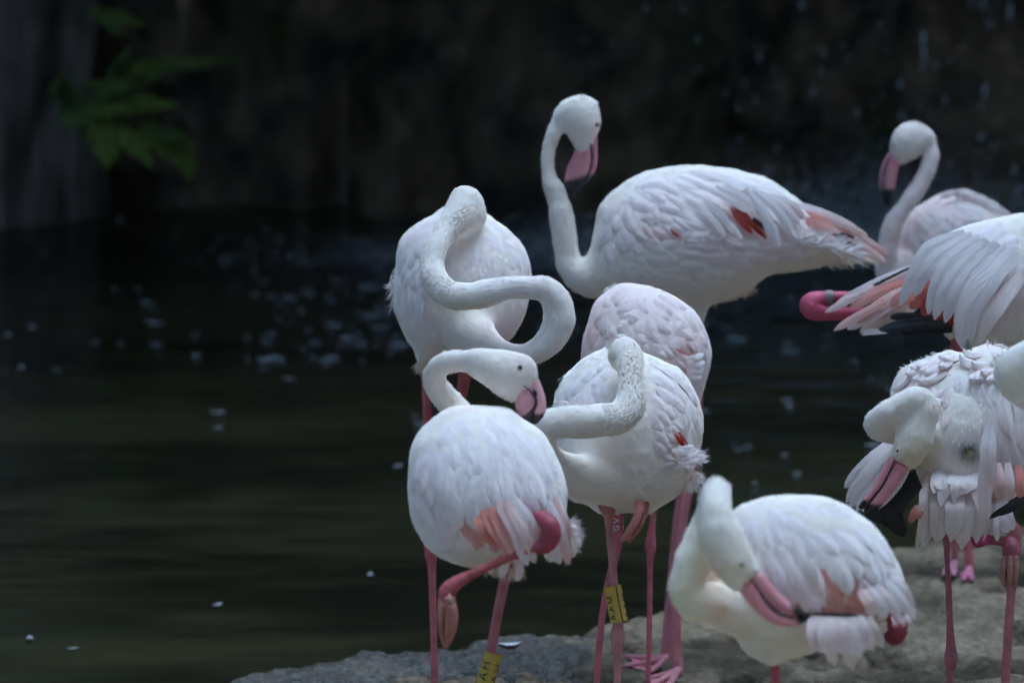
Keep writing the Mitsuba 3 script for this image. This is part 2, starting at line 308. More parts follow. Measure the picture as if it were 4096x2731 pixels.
        k = add(f'{self.n}__{name}', (V2, F2), 'plumage', color=np.repeat(np.clip(C * (1 + r.normal(0, var, (num, 1))), 0, 1), 8, 0)); labels[k] = {'kind': 'stuff'}
    # --- feathers
    def on(self, px, py):
        k = self.ptree.query(np.atleast_2d([px, py]), k=6)[1][0]; i = self.front[k[np.argmin(self.dep[self.front[k]])]]
        return self.cV[i]
    def proj(self, p):
        k = self.tree.query(p, k=4)[1]; v, n = self.cV[k].mean(0), self.cN[k].mean(0); n = n / np.linalg.norm(n)
        return p - n * ((p - v) @ n), n
    def vane(self, P, N, width, lift, c0, c1, camber=0.12, nc=5, name='feather', bsdf='vane', tip=0.45, root=0.45, part='', grad=1.5, jag=0.0, soft=0.45):
        n = len(P); t = np.linspace(0, 1, n); tan = np.gradient(P, axis=0); tan /= np.linalg.norm(tan, axis=1, keepdims=True) + 1e-12
        side = np.cross(tan, N); side /= np.linalg.norm(side, axis=1, keepdims=True) + 1e-12
        w = width * np.minimum(1, root + (1 - root) * t / 0.35) * np.sqrt(np.clip(1 - np.clip((t - (1 - tip)) / tip, 0, 1)**2.2, 0.02, 1))
        u = np.linspace(-1, 1, nc)
        off = np.asarray(lift)[:, None] * (1 - soft * u[None]**2) + (camber * w)[:, None] * (1 - u[None]**2)
        back = -tan[:, None] * (jag * width * np.abs(u)[None, :, None]**2) * (t**2)[:, None, None]
        V = P[:, None] + side[:, None] * (w[:, None] * u[None])[..., None] + N[:, None] * off[..., None] + back
        k = 1 + 0.02 * rng.standard_normal(); i0, i1 = pal(np.asarray(c0) * k), pal(np.asarray(c1) * k)
        uv = np.stack(np.broadcast_arrays(i0 + (u * 0.49 + 0.5)[None], i1 + (t * 0.98 + 0.01)[:, None]), -1)
        return add(f'{self.n}{part}__{name}', (V.reshape(-1, 3), grid_faces(n, nc)), bsdf, uv=uv.reshape(-1, 2))
    def flow_dir(self, flow, px, py):
        fl = np.asarray(flow, float); w = 1 / ((fl[:, 0] - px)**2 + (fl[:, 1] - py)**2 + 900); v = (w[:, None] * fl[:, 2:4] / np.linalg.norm(fl[:, 2:4], axis=1, keepdims=True)).sum(0)
        return v / np.linalg.norm(v)
    def coat(self, poly, L, Wd, flow, c0=WHITE, c1=WHITE, lift=0.003, sp=(0.8, 0.42), jit=0.3, var=0.04, tipc=None, n=8, name='feather', seed=0, bsdf='vane', patches=(), curl=0.0, tip=0.45, ang=0.12, crisp=0.0):
        """lay feathers like roof tiles over the polygon; L, Wd: length and half width in pixels"""
        Wd, sp, lift, jit, ang = Wd * 1.3, (sp[0] * 0.74, sp[1]), lift * 0.62, jit * 1.4, ang * 1.6
        r = np.random.default_rng(seed + 11); P = shapely.Polygon(poly); shapely.prepare(P); cx, cy = P.centroid.x, P.centroid.y
        f = self.flow_dir(flow, cx, cy); g = np.array([-f[1], f[0]]); R = math.hypot(*(np.ptp(np.array(poly), 0))) * 0.6
        na, nb = int(R / (L * sp[1])) + 1, int(R / (Wd * 2 * sp[0])) + 1
        for a in range(-na, na + 1):
            for b in range(-nb, nb + 1):
                q = np.array([cx, cy]) + f * (a * L * sp[1]) + g * ((b + 0.5 * (a % 2)) * 2 * Wd * sp[0]) + r.normal(0, jit, 2) * Wd
                if not shapely.contains_xy(P, *q): continue
                p, nn = self.proj(self.on(*q)); ln = L * r.uniform(0.85, 1.15) / self.s; path, nor = [p], [nn]; th = r.normal(0, ang)
                for i in range(n - 1):
                    pq = self.px_of(path[-1][None])[0]; v = self.flow_dir(flow, *pq); v = np.array([v[0] * math.cos(th) - v[1] * math.sin(th), v[0] * math.sin(th) + v[1] * math.cos(th)])
                    d = RGT * v[0] - UPV * v[1]; d = d - nor[-1] * (d @ nor[-1]); L_ = np.linalg.norm(d); d = d / (L_ + 1e-9)
                    x, y = self.proj(path[-1] + d * ln / (n - 1)); path.append(x); nor.append(y)
                t = np.linspace(0, 1, n); lf = 0.0003 + lift * r.uniform(0.7, 1.3) * (crisp * t**1.3 + (1 - crisp) * 2.5 * t * (1 - t)**0.6 * 0.8) + curl * t**4
                a0, a1 = np.array(c0) * (1 + r.normal(0, var * 0.4)), np.array(c1) * (1 + r.normal(0, var * 0.4))
                mixp = r.random() * var * 6
                a0, a1 = a0 + (BLUSH - a0) * mixp, a1 + (BLUSH - a1) * mixp
                for (x, y, rx, ry, col, amt) in patches:
                    w_ = min(1, amt * math.exp(-((q[0] - x) / rx)**2 - ((q[1] - y) / ry)**2)); a0 = a0 + (np.array(col) - a0) * w_; a1 = a1 + (np.array(col) - a1) * w_ * 0.85
                self.vane(np.array(path), np.array(nor), Wd * r.uniform(0.85, 1.15) / self.s, lf, a0, a1, name=name, bsdf=bsdf, tip=tip, camber=0.05 + 0.07 * crisp, soft=1.15 - 0.7 * crisp)
    def plume(self, A, width, c0=WHITE, c1=WHITE, face=None, name='feather', n=12, bsdf='vane', tip=0.35, root=0.6, camber=0.12, grad=1.5, nc=5, jag=0.0, part=''):
        """a free feather through (px, py, z) points; width = half width in pixels; face: tilt of the vane (right, up, towards)"""
        P = catmull(self.pts(A), n); fc = np.array([0, 0.25, 1.0]) if face is None else np.asarray(face, float)
        d = RGT * fc[0] + UPV * fc[1] - FWD * fc[2]; N = np.tile(d / np.linalg.norm(d), (n, 1)); tan = np.gradient(P, axis=0); tan /= np.linalg.norm(tan, axis=1, keepdims=True)
        N = N - (N * tan).sum(1)[:, None] * tan; N /= np.linalg.norm(N, axis=1, keepdims=True)
        return self.vane(P, N, width / self.s, np.zeros(n), c0, c1, name=name, bsdf=bsdf, tip=tip, root=root, camber=camber, grad=grad, nc=nc, jag=jag, part=part)
    def fluff(self, base, dirs, length, num, col=WHITE, seed=0, w=2.2, spread=0.35, z=(0, 0.02), name='down_fringe'):
        """soft loose down: thin curved blades rooted between the base pixels"""
        r = np.random.default_rng(seed + 77); base = catmull(base, 60); dirs = catmull(dirs, 60); Vs, Fs, at = [], [], 0
        for i in range(num):
            k = r.integers(0, 60); b = base[k] + r.normal(0, 4, 2); d = dirs[k] / np.linalg.norm(dirs[k]); th = r.normal(0, spread); d = np.array([d[0] * math.cos(th) - d[1] * math.sin(th), d[0] * math.sin(th) + d[1] * math.cos(th)])
            L = length * r.uniform(0.5, 1.15); zz = r.uniform(*z); cv = r.normal(0, 0.18) * L; g = np.array([-d[1], d[0]])
            t = np.linspace(0, 1, 5)[:, None]; c = b + d * L * t + g * cv * t**2; P = np.array([self.pt(x, y, zz + r.normal(0, 0.004) * k2) for (x, y), k2 in zip(c, (0, .3, .5, .8, 1))])
            sd = (RGT * g[0] - UPV * g[1]) * math.cos(0.6) + FWD * r.normal(0, 0.5); ww = w / self.s * np.array([1.1, 1.2, 1.0, 0.7, 0.12])[:, None]
            V = np.stack([P - sd * ww, P + sd * ww], 1).reshape(-1, 3); Vs.append(V); Fs.append(grid_faces(5, 2) + at); at += len(V)
        k = add(f'{self.n}__{name}', (np.vstack(Vs), np.vstack(Fs)), 'plumage', color=np.asarray(col, float)); labels[k] = {'kind': 'stuff'}
    def ruff(self, A, num, L, col, seed=0, w=3.0, lift=0.5, side=(-1.3, 1.3), name='neck_plumes'):
        """short ruffled plumes on a stretch of neck: A = (px, py, z, r) path along the lie of the plumes"""
        r = np.random.default_rng(seed + 5); A = catmull(np.asarray(A, float), 80); P = self.pts(A); R = A[:, 3] / self.s; tan = np.gradient(P, axis=0); tan /= np.linalg.norm(tan, axis=1, keepdims=True)
        Vs, Fs, at = [], [], 0; Ct = []
        for i in range(num):
            k = r.integers(0, 78); th = r.uniform(*side); f = -FWD + 0.0; f = f - tan[k] * (f @ tan[k]); f /= np.linalg.norm(f); s = np.cross(tan[k], f); o = f * math.cos(th) + s * math.sin(th); tg = np.cross(o, tan[k])
            b = P[k] + o * R[k] * 0.99; l = L / self.s * r.uniform(0.7, 1.3); d = tan[k] + tg * r.normal(0, 0.18); t = np.linspace(0, 1, 4)[:, None]
            c = b + d * l * t + o * (lift * l * (t * 0.55 - 0.25 * t**2)); ww = w / self.s * np.array([0.8, 1.0, 0.85, 0.15])[:, None]
            V = np.stack([c - tg * ww, c + o * ww * 0.5, c + tg * ww], 1).reshape(-1, 3); Vs.append(V); Fs.append(grid_faces(4, 3) + at); at += len(V); Ct.append(np.tile(np.asarray(col) * r.uniform(0.93, 1.03), (len(V), 1)))
        k = add(f'{self.n}__{name}', (np.vstack(Vs), np.vstack(Fs)), 'plumage', color=np.vstack(Ct)); labels[k] = {'kind': 'stuff'}
    # --- bare parts
    def limb(self, A, col, col2=None, name='leg', flat=1.0, n=40, ground=False, bsdf='skin', sides=14, part='', knots=()):
        A = np.asarray(A, float); Q = catmull(A, n); P = self.pts(Q); R = np.maximum(Q[:, 3], 1.5) / self.s
        m, uv = loft(P, R, R * flat, -FWD, sides); uv = uv.copy(); uv[:, 0] = pal(col) + 0.01 + 0.98 * np.clip(uv[:, 0], 0, 1)
        return add(f'{self.n}{part}__{name}', m, bsdf, uv=uv)
    def bill(self, upper, lower, gape, black, nostril=None, zc=0.0, flat=0.8, col=BILLP, colu=None):
        """black(px, py) -> 0..1"""
        for nm, A, zf, cc in (('lower_mandible', lower, flat, col), ('upper_mandible', upper, flat * 1.12, col if colu is None else colu)):
            Q = catmull(np.asarray(A, float), 30); P = self.pts([(x, y, zc) for x, y, r_ in Q]); R = np.maximum(Q[:, 2], 1.5) / self.s
            rz = np.minimum(R * zf * 1.1, 24 / self.s) if nm[0] == 'l' else np.clip(R * 1.3, 8 / self.s, 25 / self.s)
            m, uv = loft(P, R, rz, -FWD, 18); pp = self.px_of(m[0]); b = np.array([black(x, y) for x, y in pp])[:, None]
            b = np.clip(b, 0, 1); c = np.asarray(cc)[None] * (0.92 + 0.16 * meshkit.noise(m[0] * 300, 2)[:, None]); c = c + (BLACK * 1.3 - c) * b
            add(f'{self.n}__bill__{nm}', m, 'horn', color=c)
        if gape is not None:
            G = catmull(np.asarray(gape, float), 24); P = self.pts([(x, y, zc + g) for x, y, g, r_ in G]); R = G[:, 3] / self.s
            add(f'{self.n}__bill__gape', loft(P, R, R * 0.8, -FWD, 8)[0], 'horn', color=BLACK * 1.6)
        if nostril is not None:
            (x0, y0), (x1, y1), zz, r_ = nostril; P = self.pts([(x0 + (x1 - x0) * t, y0 + (y1 - y0) * t, zz) for t in np.linspace(0, 1, 7)]); R = r_ / self.s * np.array([.3, .75, 1, 1, 1, .75, .3])
            add(f'{self.n}__bill__nostril', loft(P, R, R * 0.5, -FWD, 8)[0], 'ink_black')
    def eye(self, px, py, z, r_, lid=None, squash=1.0):
        s = trimesh.creation.icosphere(3, r_ / self.s); V = np.array(s.vertices); V[:, 2] *= squash
        add(f'{self.n}__eye', (V + self.pt(px, py, z), np.array(s.faces)), 'eyeball')
        if lid is not None:
            a = np.linspace(0, 2 * np.pi, 21); P = self.pts([(px + 1.15 * r_ * math.cos(t), py + 1.15 * r_ * squash * math.sin(t), z + 0.45 * r_ / self.s) for t in a]); R = np.full(21, 0.32 * r_ / self.s)
            m, uv = loft(P, R, R, -FWD, 8, cap=False); uv[:, 0] = pal(lid) + 0.5; add(f'{self.n}__eye__eyelid', m, 'skin', uv=uv)
    def band(self, p0, p1, r_, mat, text=None, ink='ink_black', seam=None, z=0.0, name='leg_band', th=0.0012, angs=(-35, 60), frac=0.24):
        a, b = self.pt(p0[0], p0[1], z), self.pt(p1[0], p1[1], z); ax = (b - a) / np.linalg.norm(b - a); L = np.linalg.norm(b - a); R = r_ / self.s
        f = -FWD - ax * (-FWD @ ax); f /= np.linalg.norm(f); s = np.cross(ax, f); s = s if s @ RGT > 0 else -s
        gap = math.radians(4) if seam is not None else 0; a0 = math.radians(seam or 0) + gap; a1 = math.radians(seam or 0) + 2 * math.pi - gap
        n = 48; th_ = np.linspace(a0, a1, n); dirs = f[None] * np.cos(th_)[:, None] + s[None] * np.sin(th_)[:, None]
        prof = [(R, 0), (R + th, 0), (R + th, L), (R, L), (R, 0)]; V = np.concatenate([a[None] + dirs * r0 + ax * h0 for r0, h0 in prof])
        k = add(f'{self.n}__{name}', (V, np.vstack([grid_faces(5, n), [[0, n, 2 * n], [0, 2 * n, 3 * n], [n - 1, 3 * n - 1, 2 * n - 1], [n - 1, 4 * n - 1, 3 * n - 1]]])), mat, smooth=30)
        for ang in (angs if text else ()):
            hgt = frac * 2 * R; cur = L * 0.07
            for ch in text:
                tm = meshkit.text_mesh(ch, hgt, 0.0005).subdivide(); v = np.array(tm.vertices); v[:, 0] -= v[:, 0].min(); wd = np.ptp(v[:, 0])
                phi = math.radians(ang) - (v[:, 1] - hgt / 2) / (R + th); rad = R + th + 0.0001 + v[:, 2]
                vv = a + ax[None] * (cur + v[:, 0])[:, None] + (f[None] * np.cos(phi)[:, None] + s[None] * np.sin(phi)[:, None]) * rad[:, None]
                add(f'{k}__letter', (vv, np.array(tm.faces)), ink, smooth=False); cur += wd + 0.085 * L
        return k
    def tell(self, label, **kw): labels[self.n] = {'label': label, 'category': 'flamingo', 'group': 'flamingos gathered at the edge of the pond', **kw}
# ---------------------------------------------------------------- the setting: pond, bank, cliff, fern, falling water
WATER_Z = -0.06
SHORE_PX = [(790, 2731), (1060, 2662), (1393, 2612), (1600, 2598), (1760, 2592), (1829, 2551), (1960, 2515), (2090, 2490), (2300, 2430), (2473, 2393), (2612, 2368), (3000, 2262), (3400, 2160), (3690, 2088), (4096, 2000)]
shore = np.array([ground_hit(x, y)[:2] for x, y in SHORE_PX])
land = shapely.Polygon(np.vstack([[(-3.0, -2.0), (-1.6, 3.2), (-0.95, 4.6)], shore, [(3.2, 10.6), (6.5, 11.5), (6.5, -2.0)]]))
shapely.prepare(land)
def shore_dist(x, y):
    p = shapely.points(x.ravel(), y.ravel()); d = shapely.distance(land.exterior, p)
    return np.where(shapely.contains(land, p), d, -d).reshape(x.shape)
FEET = np.array([ground_hit(*q)[:2] for q in ((2712, 2700), (2610, 2730), (2664, 2650), (2560, 2650), (3876, 2292), (3862, 2308), (3820, 2268), (3796, 2284))])
def sand_height(x, y):
    d = shore_dist(x, y); P = np.stack([x, y, 0 * x], -1)
    d = d + 0.05 * (meshkit.fbm(P * 9, 3, 5) - 0.5)
    z = np.clip(d * 0.62 - 0.10, -0.55, 0.0); z = np.where(d > 0, z, np.maximum(d * 0.5 - 0.10, -0.55))
    inl = np.clip(d / 0.25, 0, 1)
    dents = -0.06 * np.clip((meshkit.noise(P * 13, 8) - 0.62) * 4, 0, 1) * (0.4 + 0.6 * meshkit.noise(P * 3, 21))
    tread = np.clip(np.min([np.hypot(x - a, (y - b) * 0.5) for a, b in FEET], 0) / 0.07 - 0.3, 0, 1); inl = inl * tread
    return z + inl * (0.030 * (meshkit.fbm(P * 4, 4, 2) - 0.5) + 0.030 * (meshkit.fbm(P * 26, 4, 3) - 0.5) + dents), d
def sheet(x0, x1, y0, y1, h):
    xs, ys = np.arange(x0, x1 + h / 2, h), np.arange(y0, y1 + h / 2, h); x, y = np.meshgrid(xs, ys, indexing='ij')
    return x, y, grid_faces(len(xs), len(ys))
x, y, f = sheet(-1.5, 1.9, 4.9, 10.8, 0.0125)
z, d = sand_height(x, y); add('sand_bank', (np.stack([x, y, z], -1).reshape(-1, 3), f), 'sand')
# the rest of the bank, out of the frame
x, y, f = sheet(-3.2, 6.6, -2.2, 11.6, 0.1); z, d = sand_height(x, y)
inside = (x > -1.42) & (x < 1.82) & (y > 4.98) & (y < 10.72); z = np.where(inside, z - 0.25, z - 0.012)
add('outer_bank', (np.stack([x, y, z], -1).reshape(-1, 3), f), 'dry_path')
# grey ledge of rock along the front of the shore
x, y, f = sheet(-1.2, 0.75, 4.9, 8.2, 0.009); z, d = sand_height(x, y); P = np.stack([x, y, 0 * x], -1)
span = np.clip((0.58 - x) / 0.3, 0, 1); wid = 0.34 + 0.14 * (meshkit.noise(P * 3, 31) - 0.5)
edge = np.minimum(np.clip((d + 0.03) / 0.05, 0, 1), np.clip((wid - d) / 0.14, 0, 1)) * span
ridge = 1 - np.abs(2 * meshkit.fbm(P * np.array([7, 12, 1]), 4, 33) - 1)
zr = np.clip(d * 0.9 - 0.078, -0.25, 0.0) + 0.036 * (ridge - 0.7) + 0.024 * (meshkit.fbm(P * 28, 4, 35) - 0.5)
zr = np.where(edge > 0.02, zr + 0.010 * np.clip(edge, 0, 1) - 0.05 * (1 - np.clip(edge * 2, 0, 1)), z - 0.05)
LEDGE = cKDTree(np.stack([x.ravel(), y.ravel()], 1)), zr.ravel().copy()
add('rock_ledge', (np.stack([x, y, zr], -1).reshape(-1, 3), f), 'wet_rock')
x, y, f = sheet(-9, 9, 3.0, 19.5, 0.06)
P = np.stack([x, y, 0 * x], -1); chop = np.clip((y - 12.5) / 3, 0, 1) * np.clip((x + 1.5) / 2.5, 0, 1)
z = WATER_Z + 0.004 * (meshkit.fbm(P * np.array([1.2, 3.0, 1]), 3, 41) - 0.5) + 0.05 * chop * (meshkit.fbm(P * np.array([3.2, 4.0, 1]), 3, 43) - 0.5)
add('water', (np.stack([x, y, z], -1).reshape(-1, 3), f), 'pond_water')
add('pond_bed', (np.array([[-300, -300, -0.75], [300, -300, -0.75], [300, 300, -0.75], [-300, 300, -0.75.real]]), np.array([[0, 1, 2], [0, 2, 3]])), 'bed_mud', smooth=False)
for k in ('sand_bank', 'outer_bank', 'rock_ledge', 'water', 'pond_bed'): labels[k] = {'kind': 'structure'}
labels['sand_bank'].update(label='grey sand bank pitted with footprints at the lower right', category='sand')
labels['rock_ledge'].update(label='wet grey rock ledge edging the water at the bottom', category='rock')
labels['water'].update(label='dark still pond water with small white specks', category='water')

def cliff_profile(u, v):
    """u along the wall (m), v up (m): depth of the face, hanging over towards the pond higher up"""
    P = np.stack([u, v * 0.8, 0 * u], -1)
    r = meshkit.fbm(P * 0.9, 4, 51); q = 1 - np.abs(2 * meshkit.fbm(P * np.array([2.6, 1.4, 1]), 4, 53) - 1)
    over = 5.6 * np.clip((v - 1.4) / 4.5, 0, 1)**1.1
    return 18.3 - 1.6 * (r - 0.5) - 0.55 * (q - 0.6) - over
u, v = np.meshgrid(np.arange(-14, 14.01, 0.07), np.concatenate([np.arange(-0.9, 2.6, 0.05), np.arange(2.6, 7.6, 0.14)]), indexing='ij')
yy = cliff_profile(u, v) - 0.055 * np.clip(np.abs(u) - 4, 0, 9)**2
V = np.stack([u, yy, v], -1).reshape(-1, 3)
add('rock_cliff', (V, grid_faces(*u.shape)), 'cliff'); labels['rock_cliff'] = {'label': 'dark overhanging rock cliff closing the far side of the pond', 'category': 'cliff'}
# pale pillar of rock at the left edge
a, v = np.meshgrid(np.linspace(0, 2 * np.pi, 90, endpoint=False), np.arange(-0.6, 5.2, 0.06), indexing='ij')
P = np.stack([np.cos(a) * 1.3, np.sin(a) * 1.3, v * 0.8], -1); rr = 0.52 + 0.10 * np.clip(v - 0.2, 0, 3) + 0.30 * (meshkit.fbm(P * 1.6, 4, 61) - 0.5) + 0.05 * (meshkit.fbm(P * np.array([6, 6, 1.6]), 3, 63) - 0.5)
c = W(-120, 200, 17.9); V = np.stack([c[0] + rr * np.cos(a), c[1] + rr * np.sin(a), v], -1)
add('rock_pillar', (V.transpose(1, 0, 2).reshape(-1, 3), grid_faces(a.shape[1], a.shape[0], True)[:, ::-1]), 'pale_rock'); labels['rock_pillar'] = {'label': 'pale grey pillar of rock at the far left edge', 'category': 'rock'}

# ferns: arching fronds with leaflets, growing from the cliff beside the pillar
def frond(name, A, width, col, leaf=0.034):
    width = width * 0.85
    """A: world control points of the midrib"""
    P = catmull(A, 30); L = np.linalg.norm(np.diff(P, axis=0), axis=1).sum(); tan = np.gradient(P, axis=0); tan /= np.linalg.norm(tan, axis=1, keepdims=True)
    Vs, Fs, Cs, at = [], [], [], 0
    m, _ = loft(P, np.linspace(0.006, 0.002, 30), np.linspace(0.006, 0.002, 30), [0, -1, 0.3], 5); Vs.append(m[0]); Fs.append(m[1]); at = len(m[0]); Cs.append(np.tile(np.array(col) * 0.6, (at, 1)))
    for i in range(3, 29):
        t = i / 29; ll = width * math.sin(math.pi * min(1, 0.22 + 0.8 * t)**0.9) * rng.uniform(0.85, 1.1)
        up = np.array([0, -0.55, 0.85]); s = np.cross(tan[i], up); s /= np.linalg.norm(s)
        for sg in (-1, 1):
            d = s * sg + tan[i] * 0.45 + np.array([0, 0, -0.28 + rng.normal(0, 0.12)]); d /= np.linalg.norm(d); e = np.cross(d, up); e /= np.linalg.norm(e); tt = np.array([0, .25, .6, 1])[:, None]
            c = P[i] + d * ll * tt - np.array([0, 0, 1]) * ll * 0.22 * tt**2; w = leaf * 0.5 * np.array([0.5, 1, 0.8, 0.08])[:, None]
            V = np.stack([c - e * w, c + np.array([0, 0, 0.006]), c + e * w], 1).reshape(-1, 3); Vs.append(V); Fs.append(grid_faces(4, 3) + at); at += len(V); Cs.append(np.tile(np.array(col) * rng.uniform(0.7, 1.25), (len(V), 1)))
    return add(name, (np.vstack(Vs), np.vstack(Fs)), 'fern_leaf', color=np.vstack(Cs))
G1, G2 = (0.115, 0.165, 0.042), (0.095, 0.145, 0.052)
FERNS = [('fern', 'bright green fern with broad drooping fronds beside the pale rock pillar', (330, 400), 15.9, [
            [(330, 420), (480, 395), (620, 405), (735, 425), G1, .12], [(330, 430), (390, 500), (430, 600), (425, 690), G1, .11], [(350, 430), (470, 500), (560, 590), (610, 680), G1, .11],
            [(300, 410), (300, 450), (320, 480), (330, 495), G2, .09], [(290, 400), (260, 350), (255, 320), (250, 300), G2, .09], [(340, 410), (420, 370), (500, 340), (560, 345), G2, .07]]),
         ('fern', 'long green fern frond reaching right across the dark rock', (450, 330), 16.2, [
            [(420, 330), (540, 262), (720, 238), (980, 245), G1, .13], [(440, 340), (560, 310), (680, 262), (860, 275), G2, .09], [(430, 320), (470, 260), (500, 220), (520, 190), G2, .05], [(430, 330), (540, 330), (640, 290), (700, 265), G2, .06]]),
         ('fern', 'small hanging fern with one curled frond above the waterline', (640, 520), 16.2, [
            [(620, 500), (690, 560), (745, 640), (755, 735), G1, .11], [(630, 505), (680, 530), (720, 545), (760, 560), G2, .07]]),
         ('fern', 'topmost small fern sprig high on the dark cliff', (460, 70), 16.4, [
            [(400, 40), (480, 60), (540, 85), (590, 100), G1, .06], [(400, 45), (440, 80), (470, 120), (490, 150), G2, .05]])]
for base, lab, root, dep, fronds in FERNS:
    k = key_for(base); labels[k] = {'label': lab, 'category': 'fern', 'group': 'ferns on the far cliff'}
    rt = W(*root, dep); P = np.array([rt + [0, 1.4, -0.15], rt + [0, 0.7, 0.0], rt]); add(f'{k}__rootstock', loft(catmull(P, 8), np.full(8, 0.03), np.full(8, 0.03), [1, 0, 0.2], 8)[0], 'bark')
    for A in fronds:
        n = len(A) - 2; A3 = [rt] + [W(a[0], a[1], dep - 0.10 * j - 0.05 * rng.random()) for j, a in enumerate(A[:n])]
        frond(f'{k}__frond', np.array(A3), A[-1], A[-2])

# falling water and spray: drops and short streaks in front of the cliff
def drops(n, xr, dr_, zr, size, seed, fall=3.5, dense=None):
    r = np.random.default_rng(seed); x, d, z = dense(r, n)
    b = trimesh.creation.icosphere(0) if n > 1000 else trimesh.creation.icosphere(1); bv, bf = np.array(b.vertices), np.array(b.faces); s = size * np.exp(r.normal(0, 0.5, n))
    sc = np.stack([s, s, s * (fall * r.uniform(0.6, 1.3, n))], -1)
    V = bv[None] * sc[:, None] + np.stack([x, d, z], -1)[:, None]
    return V.reshape(-1, 3), (bf[None] + (np.arange(n) * len(bv))[:, None, None]).reshape(-1, 3)
def curtain(r, n):
    x = np.where(r.random(n) < 0.75, r.normal(1.95, 0.55, n), r.uniform(0.2, 2.6, n)); z = r.uniform(-0.05, 2.2, n); return x, 15.9 + 0.6 * r.random(n) + 0.1 * np.sin(x * 9), z
m1 = drops(480, None, None, None, 0.0030, 71, 4.0, curtain)
def burst(r, n):
    a = r.normal(0, 1, n); x = 1.45 + 0.75 * a; z = WATER_Z + 0.02 + np.abs(r.normal(0, 0.17, n)) * np.exp(-a * a * 0.25); return x, 15.6 + 0.5 * r.random(n), z
m2 = drops(24000, None, None, None, 0.0021, 73, 1.3, burst)
def burst2(r, n):
    x = r.normal(0.25, 0.6, n); z = WATER_Z + 0.01 + np.abs(r.normal(0, 0.07, n)); return x, 15.6 + 0.6 * r.random(n), z
m3 = drops(6000, None, None, None, 0.0014, 75, 1.2, burst2)
k = key_for('waterfall'); labels[k] = {'label': 'thin veil of falling water drops in front of the cliff at upper right', 'category': 'waterfall'}
scene[f'{k}__falling_drops'] = mikit.ply(m1, 'spray', smooth=True); labels[f'{k}__falling_drops'] = {'kind': 'stuff'}
scene[f'{k}__spray'] = mikit.ply((np.vstack([m2[0], m3[0]]), np.vstack([m2[1], m3[1] + len(m2[0])])), 'spray', smooth=True); labels[f'{k}__spray'] = {'kind': 'stuff'}

# small down feathers adrift on the pond, one on the ledge
def small_feather(key, px, py, length, z, bsdf='white_down', ang=None):
    c = ground_hit(px, py, z); a = rng.uniform(0, 2 * math.pi) if ang is None else ang; t = np.linspace(0, 1, 8); w = length * 0.2 * np.sin(np.pi * np.clip(t * 0.93 + 0.05, 0, 1))**0.7; bend = rng.normal(0, 0.15)
    u = np.linspace(-1, 1, 5); Xl = (t[:, None] - 0.5) * length + 0 * u; Yl = w[:, None] * u + bend * length * ((t[:, None] - 0.5)**2); Zl = 0.006 + 0.35 * w[:, None] * u**2 + length * 0.5 * (t[:, None] - 0.45)**2
    V = np.stack([c[0] + Xl * math.cos(a) - Yl * math.sin(a), c[1] + Xl * math.sin(a) + Yl * math.cos(a), c[2] + Zl], -1).reshape(-1, 3)
    scene[key] = mikit.ply((V, grid_faces(8, 5)), bsdf, smooth=True)
ADRIFT = [(620, 1305, 9, 'largest white feather adrift on the left of the pond'), (630, 1390, 6, 'white feather just below the largest one on the left'), (870, 1660, 6, 'lone white feather adrift at the left of the middle pond'), (872, 1722, 4, 'faint feather just below the lone one in the middle pond'),
          (1155, 1525, 5, 'single white feather adrift left of the front bird, upper one'), (1115, 965, 9, 'long white feather adrift far out, left of the necks'), (995, 975, 7, 'white feather adrift beside the long far one'), (895, 1055, 7, 'white feather adrift far out, below the pair'), (1020, 1095, 7, 'white feather adrift among the far row, left one'),
          (1050, 1140, 6, 'bright feather adrift just below the far row'), (1165, 1205, 9, 'broad pale feather adrift left of the bird with the looped neck'), (1450, 975, 9, 'pale feather adrift close to the looped-neck bird, upper'), (1380, 965, 8, 'pale feather adrift near the looped-neck bird, left of the upper'), (1510, 1085, 6, 'small feather adrift close against the looped-neck bird'),
          (1440, 1200, 5, 'small feather adrift below the close one'), (550, 1165, 5, 'feather adrift left of centre in the upper pond'), (460, 1165, 4, 'fainter feather beside it in the upper pond'), (180, 1020, 5, 'feather adrift alone at far upper left'), (210, 1135, 4, 'tiny feather below the one at far upper left'),
          (130, 1320, 6, 'feather adrift near the left edge, middle right one'), (30, 1350, 6, 'feather adrift at the left edge of the pond'), (375, 1380, 5, 'feather adrift left of the largest one'), (485, 1385, 4, 'dim feather between the two left ones'), (85, 1480, 5, 'feather adrift low at the left edge'), (225, 1490, 4, 'tiny feather right of the low left one'),
          (990, 1445, 4, 'faint feather adrift in the middle of the pond'), (1345, 1445, 4, 'feather adrift left of the front bird, near its neck'), (1590, 1875, 4, 'small feather adrift close left of the front bird'), (120, 2565, 4, 'feather adrift in the bottom left corner'), (290, 2605, 3, 'speck of feather beside the bottom left one'),
          (870, 2430, 3.5, 'feather adrift in shallow water left of the ledge'), (1480, 2310, 4, 'feather adrift in shallow water near the front legs'), (480, 890, 9, 'pale feather adrift at the far end, upper left')]
for x, y, L, lab in ADRIFT:
    k = key_for('floating_feather'); small_feather(k, x, y, L * 0.0085, WATER_Z); labels[k] = {'label': lab, 'category': 'feather', 'group': 'small white feathers adrift on the pond'}
q = ground_hit(2040, 2592); zl = LEDGE[1][LEDGE[0].query(q[:2], k=9)[1]].max(); small_feather('fallen_feather', 2040, 2592, 0.046, max(zl, -0.02) + 0.004, bsdf='ink_white', ang=0.1); labels['fallen_feather'] = {'label': 'small curled white feather lying on the grey rock ledge', 'category': 'feather'}
